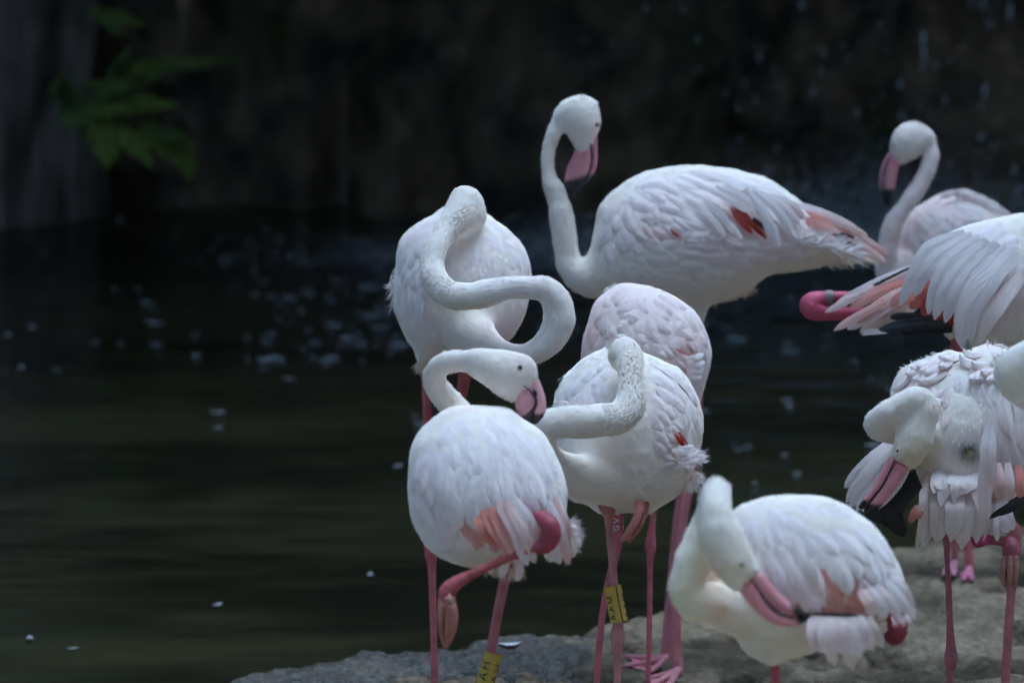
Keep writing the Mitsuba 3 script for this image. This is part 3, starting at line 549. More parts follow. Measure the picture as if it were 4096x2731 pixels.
# foam on the troubled water below the falls
r = np.random.default_rng(91); Vs, Fs, at = [], [], 0; b = trimesh.creation.icosphere(1); bv, bf = np.array(b.vertices), np.array(b.faces)
for i in range(190):
    q = r.random(); x, y = (r.normal(0.3, 0.9), r.uniform(13.5, 15.8)) if q < 0.3 else (r.normal(0.9, 0.5), r.uniform(10.5, 13.5)) if q < 0.45 else (r.normal(-0.6, 0.28), r.uniform(13.0, 15.6))
    s = 0.0055 * np.exp(r.normal(0, 0.45)); V = bv * [s * r.uniform(1, 3.4), s, s * 0.3] + [x, y, WATER_Z + 0.006]; Vs.append(V); Fs.append(bf + at); at += len(V)
scene['foam'] = mikit.ply((np.vstack(Vs), np.vstack(Fs)), 'spray', smooth=True); labels['foam'] = {'label': 'flecks of foam on the ruffled water below the falls', 'category': 'foam', 'kind': 'stuff'}

# tall trees ringing the clearing behind the viewer and at the sides, out of the frame: they leave open sky overhead only
TL = ['left of the pond near the cliff', 'left of the pond, second from the cliff', 'left behind the viewer', 'close behind the viewer, left', 'right behind the viewer', 'close behind the viewer, right', 'right of the bank, nearest the viewer', 'right of the bank, middle one', 'right of the bank near the cliff']
def tree(i, x, y, h, rad):
    r = np.random.default_rng(200 + i); k = key_for('shade_tree'); labels[k] = {'label': 'tall dense shade tree ' + TL[i], 'category': 'tree', 'group': 'shade trees around the clearing'}
    t = np.linspace(0, 1, 10)[:, None]; P = np.array([x, y, -0.3]) * (1 - t) + np.array([x + r.normal(0, .4), y + r.normal(0, .4), h * 0.75]) * t
    add(f'{k}__trunk', loft(P, np.linspace(.26, .07, 10), np.linspace(.26, .07, 10), [1, 0, 0.1], 10)[0], 'bark')
    n = 3600; d = r.normal(0, 1, (n, 3)); d /= np.linalg.norm(d, axis=1, keepdims=True); q = d * (r.uniform(0.55, 1.0, (n, 1)) * (0.8 + 0.4 * meshkit.noise(d * 2 + i)[:, None])) * [rad, rad, h * 0.46] + [x, y, h * 0.56]
    a = r.normal(0, 1, (n, 3)); a /= np.linalg.norm(a, axis=1, keepdims=True); b = np.cross(a, r.normal(0, 1, (n, 3))); b /= np.linalg.norm(b, axis=1, keepdims=True); s = r.uniform(.2, .38, (n, 1))
    V = np.stack([q - a * s, q + b * s * .5, q + a * s, q - b * s * .5], 1).reshape(-1, 3); F = (np.array([[0, 1, 2], [0, 2, 3]])[None] + 4 * np.arange(n)[:, None, None]).reshape(-1, 3)
    add(f'{k}__crown', (V, F), 'tree_leaf', smooth=False)
for i, (x, y, h, rad) in enumerate([(-8.0, 10.5, 12, 3.4), (-7.2, 5.5, 13, 3.4), (-5.6, 0.8, 13, 3.2), (-2.9, -2.2, 13, 3.2), (0.8, -3.2, 14, 3.3), (4.4, -2.0, 13, 3.2), (6.6, 1.2, 13, 3.2), (7.6, 5.5, 13, 3.4), (7.9, 10.5, 12, 3.4)]): tree(i, x, y, h, rad)
# ---------------------------------------------------------------- the flamingos
def lin(a, b): return lambda x, y: a * 0 + b
# --- B: nearest bird on the left, turned away, one leg raised
B = Bird('flamingo', 6.0); B.start(1950, 1900)
B.blob([(1875, 1628), (1800, 1635), (1750, 1662), (1690, 1708), (1662, 1745), (1640, 1790), (1630, 1850), (1628, 1920), (1633, 2000), (1650, 2070), (1685, 2140), (1722, 2190), (1780, 2232), (1850, 2256), (1910, 2265), (1970, 2258), (2060, 2240), (2150, 2190), (2225, 2120), (2262, 2050), (2272, 1970), (2255, 1900), (2225, 1820), (2190, 1760), (2140, 1705), (2080, 1666), (2040, 1640), (1980, 1626)], 0.95, 1.15, 0, 0, -0.18, core=True)
B.blob([(1885, 1398), (1990, 1395), (2050, 1401), (2110, 1420), (2140, 1455), (2150, 1505), (2140, 1535), (2090, 1560), (2062, 1612), (2040, 1604), (1990, 1576), (1940, 1536), (1890, 1500), (1870, 1450)], 0.72, 0.72, -0.035, k=0.02)
B.tube([(1860, 1690, -0.10, 60), (1815, 1625, -0.11, 54), (1768, 1580, -0.10, 55), (1734, 1520, -0.08, 49), (1757, 1462, -0.06, 46), (1820, 1444, -0.05, 45), (1900, 1450, -0.04, 50), (1960, 1466, -0.035, 55)], 0.01)
B.build()
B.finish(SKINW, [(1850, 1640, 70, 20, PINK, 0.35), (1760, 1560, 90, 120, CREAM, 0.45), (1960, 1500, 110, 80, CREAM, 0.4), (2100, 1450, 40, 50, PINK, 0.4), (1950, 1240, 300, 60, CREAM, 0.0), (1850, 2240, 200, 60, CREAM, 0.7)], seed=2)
FB = [(1700, 1750, -0.1, 1), (1660, 2050, 0.25, 1), (1900, 1700, 0.05, 1), (1900, 2000, 0.12, 1), (2100, 1750, 0.35, 1), (2180, 2000, 0.22, 1), (2050, 2050, 0.3, 1)]
B.nap(5000, FB, seed=5001)
B.coat([(1680, 1745), (1800, 1655), (1900, 1640), (2060, 1655), (2190, 1770), (2245, 1880), (2100, 1900), (1900, 1850), (1720, 1850)], 150, 34, FB, WHITE, WHITE, 0.005, var=0.03, seed=1, patches=[(1690, 1900, 50, 80, PINK, .35)])
B.coat([(1650, 1800), (1740, 1800), (1790, 1900), (1820, 2040), (1780, 2150), (1700, 2100), (1650, 1980)], 120, 25, FB, BLUSH, WHITE, 0.010, seed=2, var=0.06, crisp=.7)
B.coat([(1830, 2020), (2060, 2060), (2040, 2120), (1880, 2110)], 125, 24, FB, CORAL, CORAL * 0.4 + PINK * 0.6, 0.004, seed=3, var=0.03, crisp=.5)
B.coat([(1800, 1790), (1960, 1770), (2090, 1830), (2110, 1920), (1960, 1900), (1800, 1880)], 225, 28, FB, WHITE, WHITE, 0.011, seed=4, crisp=1, sp=(0.75, 0.3), var=0.02, tip=0.3)
B.coat([(2120, 1850), (2240, 1900), (2255, 1980), (2140, 1960)], 200, 28, FB, WHITE, WHITE, 0.011, seed=5, crisp=1, sp=(0.75, 0.35), var=0.02, tip=0.3)
for (x0, y0, x1, y1, x2, y2, w, c0, c1, z) in [(1990, 2010, 2060, 2120, 2110, 2262, 26, PINK, WHITE, .135), (1960, 2030, 2020, 2140, 2075, 2245, 25, CORAL, PINK, .130), (2020, 2000, 2090, 2120, 2140, 2225, 24, PINK, BLUSH, .138), (1930, 2040, 1985, 2130, 2045, 2215, 24, CORAL, CORAL * .5 + PINK * .5, .125),
        (1900, 2050, 1930, 2110, 1985, 2180, 24, CORAL, CORAL, .12), (2045, 1980, 2120, 2080, 2165, 2180, 20, WHITE, PINK, .135), (2080, 2060, 2105, 2160, 2140, 2250, 22, WHITE, BLUSH, .12)]:
    B.plume([(x0, y0, z), (x1, y1, z + .012), (x2, y2, z)], w, c0, c1, name='wing_feather', tip=0.3)
for (x0, y0, x1, y1, x2, y2, w, c0, c1, z) in [(2190, 2000, 2240, 2120, 2277, 2258, 22, WHITE, CORAL * .6 + WHITE * .4, .09), (2220, 1990, 2255, 2100, 2262, 2190, 18, PINK, CORAL * .5 + PINK * .5, .08), (2180, 2080, 2215, 2180, 2240, 2255, 22, WHITE, WHITE, .075), (2150, 2120, 2190, 2200, 2215, 2245, 22, WHITE, WHITE, .07), (2230, 2000, 2262, 2080, 2280, 2160, 14, WHITE, PINK, .07)]:
    B.plume([(x0, y0, z), (x1, y1, z + .01), (x2, y2, z)], w, c0, c1, name='wing_feather', tip=0.3)
for (x0, y0, x1, y1, w, z) in [(2240, 2110, 2320, 2150, 22, 0), (2235, 2130, 2322, 2185, 24, -.01), (2230, 2150, 2300, 2225, 22, -.005), (2060, 2200, 2075, 2320, 22, .0), (2020, 2220, 2000, 2310, 20, .02), (2085, 2210, 2065, 2325, 14, .03), (1970, 2230, 1940, 2300, 18, .02)]:
    B.plume([(x0, y0, z), ((x0 + x1) / 2 + 6, (y0 + y1) / 2, z + .01), (x1, y1, z)], w, WHITE, BLUSH, name='tail_feather', tip=0.4)
B.fluff([(2260, 2080), (2280, 2130), (2260, 2190)], [(1, .1), (1, .35), (.7, .8)], 60, 160, WHITE, 1)
B.fluff([(1940, 2250), (2010, 2270), (2080, 2262)], [(.1, 1), (.1, 1), (.2, 1)], 55, 130, CREAM, 2)
B.plume([(1935, 2285, .04), (1955, 2300, .045), (1985, 2325, .04)], 5, BLACK, BLACK, name='dark_quill', bsdf='vane_dark')
B.limb([(2118, 2078, .10, 22), (2165, 2074, .13, 32), (2198, 2098, .15, 37), (2203, 2142, .15, 39), (2182, 2180, .145, 33), (2140, 2192, .14, 22)], MAG, name='hock', knots=[(2120, 2120, 22, PINK, .6)])
B.limb([(2175, 2175, .14, 22), (2030, 2230, .13, 18), (1900, 2290, .13, 19), (1825, 2330, .13, 28), (1790, 2365, .13, 34), (1787, 2400, .13, 32)], LEG, name='leg')
for A in ([(1775, 2385, .13, 22), (1768, 2450, .135, 20), (1770, 2520, .13, 17), (1778, 2588, .12, 6)], [(1800, 2390, .14, 20), (1812, 2460, .145, 20), (1805, 2530, .14, 17), (1785, 2590, .125, 6)], [(1790, 2390, .15, 14), (1793, 2450, .15, 11), (1788, 2530, .145, 9), (1782, 2570, .13, 4)]):
    B.limb(A, np.array([.42, .17, .13]), name='toe', knots=[(1790, 2480, 60, (.45, .12, .10), .5)])
B.limb([(1797, 2375, .158, 4), (1800, 2402, .165, 8), (1806, 2420, .16, 3)], (0.35, .2, .15), name='hind_toe')
B.limb([(2040, 2180, 0.0, 34), (2022, 2300, 0.0, 23), (1995, 2430, 0, 20), (1968, 2580, 0, 20), (1945, 2731, 0, 21), (1930, 2850, 0, 30), (1918, 2900, 0, 26), (1900, 3150, 0, 17), (1885, 3420, 0, 18)], LEGP * .5 + LEG * .5, name='leg', n=80)
B.band((1927, 2775), (1975, 2610), 33, 'yellow_plastic', 'AAH', angs=(-28, 62), frac=0.55, seam=150)
B.bill([(2112, 1512, 38), (2140, 1556, 30), (2160, 1605, 24), (2158, 1648, 22), (2138, 1692, 10)], [(2078, 1512, 16), (2086, 1548, 28), (2098, 1590, 38), (2098, 1630, 36), (2108, 1668, 22), (2130, 1695, 8)],
       [(2094, 1541, .0195, 2), (2120, 1562, .023, 4), (2142, 1594, .0245, 6), (2142, 1622, .023, 7), (2120, 1652, .022, 7), (2090, 1672, .018, 5)], lambda x, y: (y - 1652 - 0.12 * (2130 - x)) / 12, ((2133, 1556), (2148, 1585), -.011, 6), zc=-.035, col=np.array([.86, .42, .46]))
B.eye(2080, 1470, .002, 8, lid=(.62, .47, .42), squash=1.2)
B.tell('white flamingo nearest the left, back turned and one pink leg raised with a yellow band')

# --- A: bird with the S-shaped looped neck, head laid on its back
A = Bird('flamingo_001', 7.36); A.start(1850, 1150)
A.blob([(1790, 822), (1735, 858), (1690, 880), (1640, 912), (1612, 945), (1594, 980), (1587, 1030), (1584, 1080), (1576, 1120), (1574, 1160), (1578, 1230), (1595, 1290), (1622, 1350), (1652, 1395), (1665, 1435), (1680, 1468), (1712, 1452), (1745, 1425), (1800, 1422), (1880, 1420), (1960, 1408), (2020, 1372), (2062, 1328), (2094, 1270), (2112, 1210), (2122, 1140), (2124, 1070), (2110, 1015), (2085, 970), (2040, 925), (1985, 885), (1950, 855), (1880, 815)], 0.85, 1.7, 0, 0, -0.1, core=True)
A.tube([(1865, 1290, .07, 95), (1910, 1345, .12, 76), (1990, 1405, .155, 56), (2060, 1424, .165, 50), (2120, 1417, .17, 50), (2190, 1370, .175, 55), (2235, 1290, .18, 57), (2226, 1210, .185, 58), (2180, 1158, .19, 52), (2100, 1150, .195, 48), (2030, 1153, .195, 49), (1960, 1170, .195, 53), (1880, 1186, .195, 55), (1800, 1180, .19, 55), (1745, 1130, .18, 51), (1727, 1065, .165, 47), (1745, 990, .15, 44), (1788, 922, .125, 48), (1836, 872, .10, 60)], 0.02, n=90)
A.blob([(1800, 880), (1798, 815), (1806, 775), (1825, 752), (1855, 742), (1893, 748), (1922, 775), (1940, 810), (1948, 850), (1942, 888), (1920, 896), (1880, 906), (1840, 925), (1805, 925)], 0.8, 0.8, .085, k=0.03)
A.build()
A.finish(SKINW, [(1850, 1230, 110, 50, (.74, .66, .46), .55), (1720, 1330, 120, 110, CREAM, .6), (1660, 930, 30, 25, PINK, .5), (1850, 990, 30, 50, PINK, .3), (2050, 960, 40, 60, PINK, .3), (2000, 1300, 90, 80, BLUSH, .7), (1960, 1130, 150, 40, WHITE, .6)], seed=4, noise_amp=.0016)
FA = [(1640, 950, -.35, 1), (1600, 1150, -.2, 1), (1650, 1350, .1, 1), (1900, 1000, .15, 1), (2080, 1000, .3, 1), (2110, 1150, 0, 1)]
A.nap(7000, FA, seed=7001)
A.coat([(1600, 960), (1690, 960), (1700, 1080), (1690, 1200), (1630, 1240), (1585, 1150)], 95, 16, FA, WHITE, WHITE, .0045, seed=1, var=.03, sp=(.8, .5))
A.coat([(1620, 910), (1720, 870), (1700, 930), (1620, 970)], 90, 24, [(1650, 900, -1, .8)], BLUSH, WHITE, .002, seed=2)
A.coat([(2060, 960), (2105, 1010), (2120, 1090), (2085, 1100), (2050, 1030)], 90, 18, FA, WHITE, BLUSH, .004, seed=3)
A.coat([(1640, 1240), (1720, 1200), (1790, 1330), (1760, 1400), (1680, 1390), (1630, 1320)], 80, 20, FA, BLUSH, CREAM, .002, seed=4, var=.03)
A.coat([(1690, 890), (1790, 835), (1820, 900), (1700, 960)], 100, 26, [(1700, 900, -.6, 1)], WHITE, BLUSH, .002, seed=7)
A.coat([(1950, 870), (2040, 930), (2080, 990), (2040, 1000), (1960, 930)], 100, 26, [(2000, 930, .5, 1)], WHITE, WHITE, .002, seed=8)
A.coat([(1840, 950), (1960, 915), (2050, 1000), (2060, 1090), (1950, 1110), (1840, 1110), (1800, 1040)], 80, 22, FA, WHITE, BLUSH, .0012, seed=5, var=.05)
A.fluff([(1583, 1080), (1574, 1150), (1580, 1220)], [(-.4, 1), (-.3, 1), (-.1, 1)], 45, 60, WHITE, 3)
A.fluff([(2085, 1060), (2112, 1090), (2118, 1120)], [(-.2, 1), (.1, 1), (.1, 1)], 40, 50, WHITE, 4)
A.fluff([(1665, 1435), (1680, 1465), (1700, 1460)], [(-.3, 1), (0, 1), (.3, 1)], 40, 60, CREAM, 5)
A.ruff([(1880, 850, .10, 60), (1788, 922, .125, 48), (1745, 990, .15, 44), (1727, 1065, .165, 47), (1745, 1130, .18, 51), (1800, 1180, .19, 55)], 1500, 17, SKINW * .97, 1, w=2.1, lift=.8)
A.limb([(1700, 1400, 0, 45), (1702, 1480, 0, 22), (1708, 1600, 0, 20), (1716, 1900, 0, 20), (1720, 2120, 0, 22), (1722, 2190, 0, 26), (1724, 2225, 0, 25), (1728, 2300, 0, 16), (1736, 2600, 0, 14), (1745, 2960, 0, 15)], LEG, n=80)
A.limb([(1855, 1400, .02, 40), (1858, 1500, .02, 26), (1840, 1600, .0, 25), (1820, 1750, -.03, 24), (1850, 1850, -.05, 24), (1880, 1750, -.06, 20)], LEG * .9, name='leg')
A.tell('white flamingo with its long neck looped in an S and head resting on its back')

# --- C: preening bird with banded leg in the middle
C = Bird('flamingo_002', 6.56); C.start(2500, 1750)
C.blob([(2505, 1348), (2460, 1357), (2415, 1390), (2370, 1410), (2335, 1430), (2310, 1450), (2285, 1480), (2250, 1512), (2228, 1550), (2215, 1600), (2210, 1680), (2216, 1780), (2232, 1880), (2258, 1965), (2285, 2000), (2345, 2018), (2385, 2044), (2412, 2058), (2450, 2052), (2500, 2047), (2555, 2051), (2578, 2060), (2602, 2050), (2650, 2020), (2710, 1980), (2755, 1920), (2790, 1820), (2806, 1750), (2812, 1700), (2805, 1640), (2785, 1570), (2755, 1515), (2715, 1470), (2670, 1455), (2625, 1430), (2575, 1410), (2540, 1380)], 0.9, 1.6, 0, 0, -0.1, core=True)
C.tube([(2420, 1900, .07, 110), (2310, 1905, .11, 86), (2215, 1855, .15, 66), (2170, 1780, .17, 58), (2185, 1710, .185, 58), (2255, 1686, .19, 64), (2330, 1684, .19, 65), (2410, 1677, .185, 61), (2480, 1668, .18, 62), (2520, 1620, .17, 60), (2525, 1550, .155, 54), (2522, 1490, .14, 52), (2512, 1440, .125, 54), (2498, 1400, .11, 50)], 0.005, n=80)
C.blob([(2440, 1450), (2432, 1425), (2450, 1395), (2480, 1368), (2520, 1362), (2555, 1385), (2570, 1430), (2568, 1480), (2530, 1510), (2480, 1490)], .8, .8, .115, k=.012)
C.build()
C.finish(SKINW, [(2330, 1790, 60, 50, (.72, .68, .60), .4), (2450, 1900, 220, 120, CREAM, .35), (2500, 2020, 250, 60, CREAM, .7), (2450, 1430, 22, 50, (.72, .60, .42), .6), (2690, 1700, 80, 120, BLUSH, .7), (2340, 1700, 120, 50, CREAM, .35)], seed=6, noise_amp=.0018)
FC = [(2600, 1450, .8, .6), (2700, 1550, .55, 1), (2780, 1700, .05, 1), (2650, 1650, .6, .7), (2700, 1800, .8, .9), (2740, 1850, 1, .1), (2300, 1500, -.5, 1), (2420, 1450, -.3, 1), (2240, 1600, -.1, 1), (2620, 1900, .9, -.1)]
C.nap(7000, FC, seed=7001)
C.coat([(2580, 1430), (2680, 1465), (2760, 1540), (2790, 1640), (2790, 1720), (2720, 1680), (2640, 1560), (2580, 1500)], 120, 22, FC, WHITE, BLUSH, .0055, seed=1, sp=(.75, .38), crisp=.4, tip=.6)
C.coat([(2590, 1560), (2680, 1620), (2720, 1720), (2700, 1790), (2620, 1760), (2590, 1660)], 75, 20, FC, BLUSH, WHITE, .007, seed=2, var=.06, crisp=.3, patches=[(2715, 1750, 50, 50, PINK, .6)])
C.coat([(2730, 1640), (2795, 1680), (2795, 1770), (2750, 1740)], 150, 20, [(2760, 1700, .05, 1)], BLUSH, WHITE, .010, seed=3, sp=(.75, .35), tip=.3, crisp=.8)
C.coat([(2340, 1450), (2440, 1400), (2470, 1470), (2450, 1560), (2350, 1590), (2250, 1560)], 90, 22, FC, WHITE, WHITE, .004, seed=4, sp=(.8, .5))
C.coat([(2230, 1560), (2320, 1560), (2340, 1620), (2225, 1640)], 70, 18, FC, WHITE, WHITE, .004, seed=5)
C.coat([(2650, 1780), (2740, 1790), (2760, 1850), (2680, 1900), (2640, 1850)], 70, 15, [(2700, 1820, 1, .25), (2700, 1880, .9, -.3)], WHITE, WHITE, .006, seed=6, sp=(.7, .45))
C.coat([(2380, 1860), (2560, 1860), (2620, 1940), (2520, 2010), (2360, 1970)], 70, 18, [(2480, 1930, .7, .9)], SKINW, SKINW, .004, seed=7, var=.03, ang=.25)
C.plume([(2700, 1735, .115), (2722, 1765, .12), (2742, 1792, .115)], 9, RED, RED, name='red_wing_feather', root=.15, tip=.6); C.plume([(2712, 1725, .11), (2730, 1750, .115), (2752, 1780, .11)], 7, RED, CORAL, name='red_wing_feather', root=.15, tip=.6)
for (x0, y0, x1, y1, w) in [(2690, 1800, 2780, 1795, 14), (2700, 1815, 2790, 1812, 13), (2705, 1830, 2796, 1836, 12), (2710, 1785, 2772, 1780, 9), (2715, 1845, 2785, 1860, 11)]:
    C.plume([(x0, y0, .11), ((x0 + x1) / 2, (y0 + y1) / 2 + 8, .125), (x1, y1, .12)], w, BLUSH, WHITE, name='flank_plume', tip=.5)
for (x0, y0, x1, y1, w) in [(2425, 1392, 2508, 1344, 14), (2440, 1372, 2500, 1340, 11), (2455, 1392, 2512, 1352, 12)]: C.plume([(x0, y0, .02), ((x0 + x1) / 2, (y0 + y1) / 2 - 6, .03), (x1, y1, .02)], w, WHITE, WHITE, name='feather', tip=.6)
C.fluff([(2750, 1800), (2785, 1825), (2780, 1850)], [(1, -.4), (1, 0), (1, .3)], 50, 120, WHITE, 1, z=(.03, .11))
C.fluff([(2755, 1885), (2780, 1900), (2770, 1925), (2745, 1930)], [(.8, .3), (1, .7), (.6, 1), (.2, 1)], 42, 260, WHITE, 2, z=(-.02, .05))
C.fluff([(2490, 1352), (2500, 1350), (2505, 1352)], [(.5, -.6), (.5, -.7), (.6, -.5)], 26, 30, WHITE, 3)
C.fluff([(2230, 1612), (2290, 1617), (2380, 1616)], [(-1, -.5), (-.6, -.6), (-.4, -.5)], 22, 60, WHITE, 4, z=(.185, .2))
C.plume([(2252, 1508, 0), (2232, 1528, .01), (2224, 1560, 0)], 7, BLACK, BLACK, name='black_wing_tip', bsdf='vane_dark')
C.ruff([(2505, 1420, .115, 53), (2520, 1480, .14, 53), (2525, 1550, .155, 55), (2520, 1620, .17, 60), (2480, 1668, .18, 62), (2410, 1677, .185, 61)], 1500, 17, SKINW * .97, 2, w=2.1, lift=.75, side=(-1.4, 1.2))
C.limb([(2430, 1990, .05, 60), (2434, 2070, .05, 20), (2442, 2160, .05, 17), (2450, 2250, .05, 16), (2456, 2340, .05, 17), (2467, 2440, .05, 18), (2472, 2495, .05, 21), (2470, 2535, .05, 29), (2470, 2565, .05, 28), (2470, 2610, .05, 20), (2470, 2680, .05, 15), (2464, 3000, .05, 14), (2460, 3440, .05, 16)], np.array([.46, .17, .16]), n=110, knots=[(2470, 2545, 50, (.52, .13, .12), .8)])
C.band((2477, 2484, .0), (2449, 2341, .0), 32.5, 'yellow_plastic', 'AAM', angs=(-38, 72), frac=.40, seam=22, z=.05)
C.limb([(2580, 2010, .07, 18), (2572, 2060, .08, 16), (2545, 2120, .085, 14), (2512, 2165, .08, 9)], (.45, .16, .13), name='toe'); C.limb([(2562, 2010, .09, 20), (2550, 2070, .10, 19), (2515, 2130, .10, 17), (2486, 2162, .095, 9)], (.46, .17, .13), name='toe')
C.limb([(2573, 2050, .103, 3), (2556, 2095, .105, 3), (2528, 2140, .104, 2)], (.16, .03, .03), name='toe_crease')
C.tell('middle white flamingo preening, neck folded across its chest, yellow band on its leg')

# --- D: rounded pink-white body behind C
D = Bird('flamingo_003', 7.34); D.start(2590, 1400)
D.blob([(2490, 1133), (2455, 1145), (2405, 1185), (2380, 1210), (2362, 1260), (2345, 1320), (2332, 1390), (2330, 1470), (2345, 1560), (2400, 1660), (2500, 1720), (2620, 1730), (2720, 1690), (2780, 1640), (2806, 1580), (2825, 1520), (2838, 1470), (2843, 1420), (2840, 1380), (2825, 1330), (2800, 1280), (2765, 1235), (2720, 1200), (2660, 1165), (2600, 1144), (2545, 1136)], .95, 1.5, core=True)
D.tube([(2560, 1640, .12, 70), (2450, 1620, .17, 55), (2400, 1540, .19, 48), (2450, 1490, .19, 46), (2540, 1500, .19, 46), (2590, 1560, .18, 48), (2560, 1600, .19, 50)], .006)
D.build(); D.finish(BLUSH, [(2600, 1300, 220, 200, (.82, .68, .67), .5), (2600, 1500, 250, 100, (.8, .7, .67), .5)], seed=8)
FD = [(2450, 1250, -.3, 1), (2580, 1200, .1, 1), (2700, 1300, .55, 1), (2760, 1400, .6, 1), (2600, 1400, .3, 1), (2400, 1400, -.1, 1)]
D.nap(2500, FD, seed=2501)
PB = [(2755, 1380, 45, 50, (.75, .42, .42), .5), (2365, 1290, 25, 35, PINK, .8)]
D.coat([(2400, 1190), (2500, 1145), (2620, 1155), (2740, 1215), (2815, 1310), (2800, 1420), (2680, 1440), (2500, 1420), (2350, 1420), (2365, 1270)], 88, 25, FD, (.82, .65, .63), BLUSH, .008, seed=1, sp=(.70, .42), var=.08, patches=PB, ang=.3, jit=.6, tip=.6)
D.coat([(2780, 1300), (2835, 1370), (2835, 1480), (2800, 1560), (2775, 1480), (2770, 1380)], 140, 20, [(2800, 1400, .12, 1)], BLUSH, WHITE, .004, seed=2, sp=(.75, .35), tip=.3)
for (x0, y0, x1, y1, w) in [(2740, 1430, 2815, 1415, 12), (2745, 1450, 2818, 1445, 12), (2742, 1470, 2812, 1475, 12), (2745, 1490, 2806, 1505, 11)]:
    D.plume([(x0, y0, .10), ((x0 + x1) / 2, (y0 + y1) / 2 + 8, .115), (x1, y1, .105)], w, BLUSH, WHITE, name='flank_plume')
D.plume([(2700, 1395, .13), (2735, 1408, .132), (2765, 1420, .125)], 9, (.6, .22, .2), (.7, .4, .38), name='red_wing_feather', root=.15, tip=.6); D.plume([(2735, 1360, .12), (2755, 1385, .122), (2772, 1412, .115)], 9, PINK, (.68, .35, .33), name='red_wing_feather', root=.15, tip=.6)
D.fluff([(2480, 1140), (2455, 1145), (2430, 1165)], [(-1, -.2), (-1, 0), (-1, .2)], 18, 20, WHITE, 1)
D.limb([(2480, 1690, 0, 45), (2474, 1800, 0, 24), (2469, 1950, 0, 22), (2468, 2090, 0, 22), (2466, 2150, 0, 24), (2465, 2180, 0, 24), (2460, 2230, 0, 17), (2430, 2340, 0, 14), (2405, 2500, 0, 14), (2386, 2731, 0, 14), (2370, 2940, 0, 15)], LEG, n=90)
D.band((2467, 2127, .01), (2464, 2030, .01), 25, 'red_plastic', 'GVA', ink='ink_white', angs=(-5, 88), frac=.5, seam=55, name='leg_band')
D.limb([(2625, 1700, 0, 40), (2618, 1850, 0, 16), (2613, 2050, 0, 13), (2606, 2120, 0, 16), (2602, 2170, 0, 23), (2602, 2195, 0, 22), (2600, 2265, 0, 12), (2598, 2500, 0, 11), (2592, 2731, 0, 11), (2585, 2960, 0, 13)], LEG, n=90)
D.tell('rounded pinkish flamingo body behind the middle bird, head hidden')

# --- E: tall bird in profile, head bowed
E = Bird('flamingo_004', 8.05); E.start(2800, 950)
E.blob([(2340, 1060), (2290, 1120), (2330, 1180), (2400, 1198), (2500, 1215), (2620, 1225), (2740, 1232), (2795, 1245), (2818, 1216), (2860, 1208), (2905, 1204), (2960, 1184), (3010, 1150), (3070, 1106), (3150, 1090), (3260, 1070), (3360, 1052), (3400, 1020), (3400, 960), (3340, 880), (3220, 818), (3140, 762), (3050, 711), (2960, 686), (2860, 669), (2780, 661), (2690, 666), (2600, 686), (2520, 721), (2460, 760), (2415, 801), (2388, 850), (2374, 930), (2360, 1000)], .72, .72, core=True)
E.tube([(2440, 1070, .0, 105), (2365, 1105, .0, 84), (2305, 1095, .0, 62), (2276, 1050, .0, 54), (2260, 960, 0, 50), (2245, 860, 0, 45), (2226, 775, 0, 39), (2200, 720, 0, 31), (2191, 650, 0, 25), (2200, 580, 0, 29), (2228, 505, 0, 35), (2275, 450, 0, 40), (2320, 445, 0, 48)], .012, n=80)
E.tube([(2780, 1130, .02, 90), (2786, 1210, .02, 46), (2788, 1280, .02, 26), (2785, 1340, .02, 18)], .03)
E.blob([(2225, 455), (2250, 414), (2300, 387), (2330, 385), (2370, 401), (2392, 427), (2402, 478), (2398, 510), (2384, 545), (2365, 580), (2345, 610), (2313, 622), (2297, 590), (2281, 560), (2262, 528), (2235, 500)], .72, .72, 0, k=.012)
E.build()
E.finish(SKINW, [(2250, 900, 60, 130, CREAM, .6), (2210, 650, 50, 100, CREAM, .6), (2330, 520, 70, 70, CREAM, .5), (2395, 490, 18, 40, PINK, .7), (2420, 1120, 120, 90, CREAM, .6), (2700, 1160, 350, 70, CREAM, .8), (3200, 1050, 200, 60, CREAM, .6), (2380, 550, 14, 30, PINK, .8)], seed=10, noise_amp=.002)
FE = [(2450, 800, .25, 1), (2420, 950, .1, 1), (2520, 900, .6, .8), (2600, 750, .85, .4), (2700, 830, .75, .65), (2850, 760, .85, .4), (2900, 880, .65, .75), (3050, 800, .85, .5), (3150, 880, .8, .6), (3250, 850, .88, .45), (2700, 980, .9, .2), (2600, 1050, 1, .0)]
E.nap(6500, FE, seed=6501)
PE_ = [(2700, 930, 70, 45, PINK, .7), (2960, 900, 150, 60, PINK, .55), (3130, 880, 110, 50, PINK, .8), (2620, 920, 60, 60, PINK, .5), (2560, 870, 40, 40, PINK, .5)]
E.coat([(2430, 820), (2540, 730), (2620, 760), (2620, 880), (2560, 960), (2430, 980), (2400, 900)], 100, 24, FE, BLUSH, WHITE, .0075, seed=1, sp=(.72, .42), var=.07, tip=.6, ang=.2, patches=PE_)
E.coat([(2480, 765), (2600, 695), (2750, 670), (2880, 682), (2900, 780), (2780, 860), (2640, 900), (2580, 820)], 150, 24, FE, WHITE, BLUSH, .007, seed=2, sp=(.75, .36), var=.05, patches=[(2700, 930, 70, 45, PINK, .7), (2960, 900, 150, 60, PINK, .55), (3130, 880, 110, 50, PINK, .8), (2620, 920, 60, 60, PINK, .5), (2560, 870, 40, 40, PINK, .5)])
E.coat([(2840, 676), (2980, 696), (3110, 760), (3120, 850), (2980, 820), (2860, 790)], 190, 21, FE, WHITE, WHITE, .010, seed=3, crisp=1, sp=(.75, .32), tip=.35, var=.03)
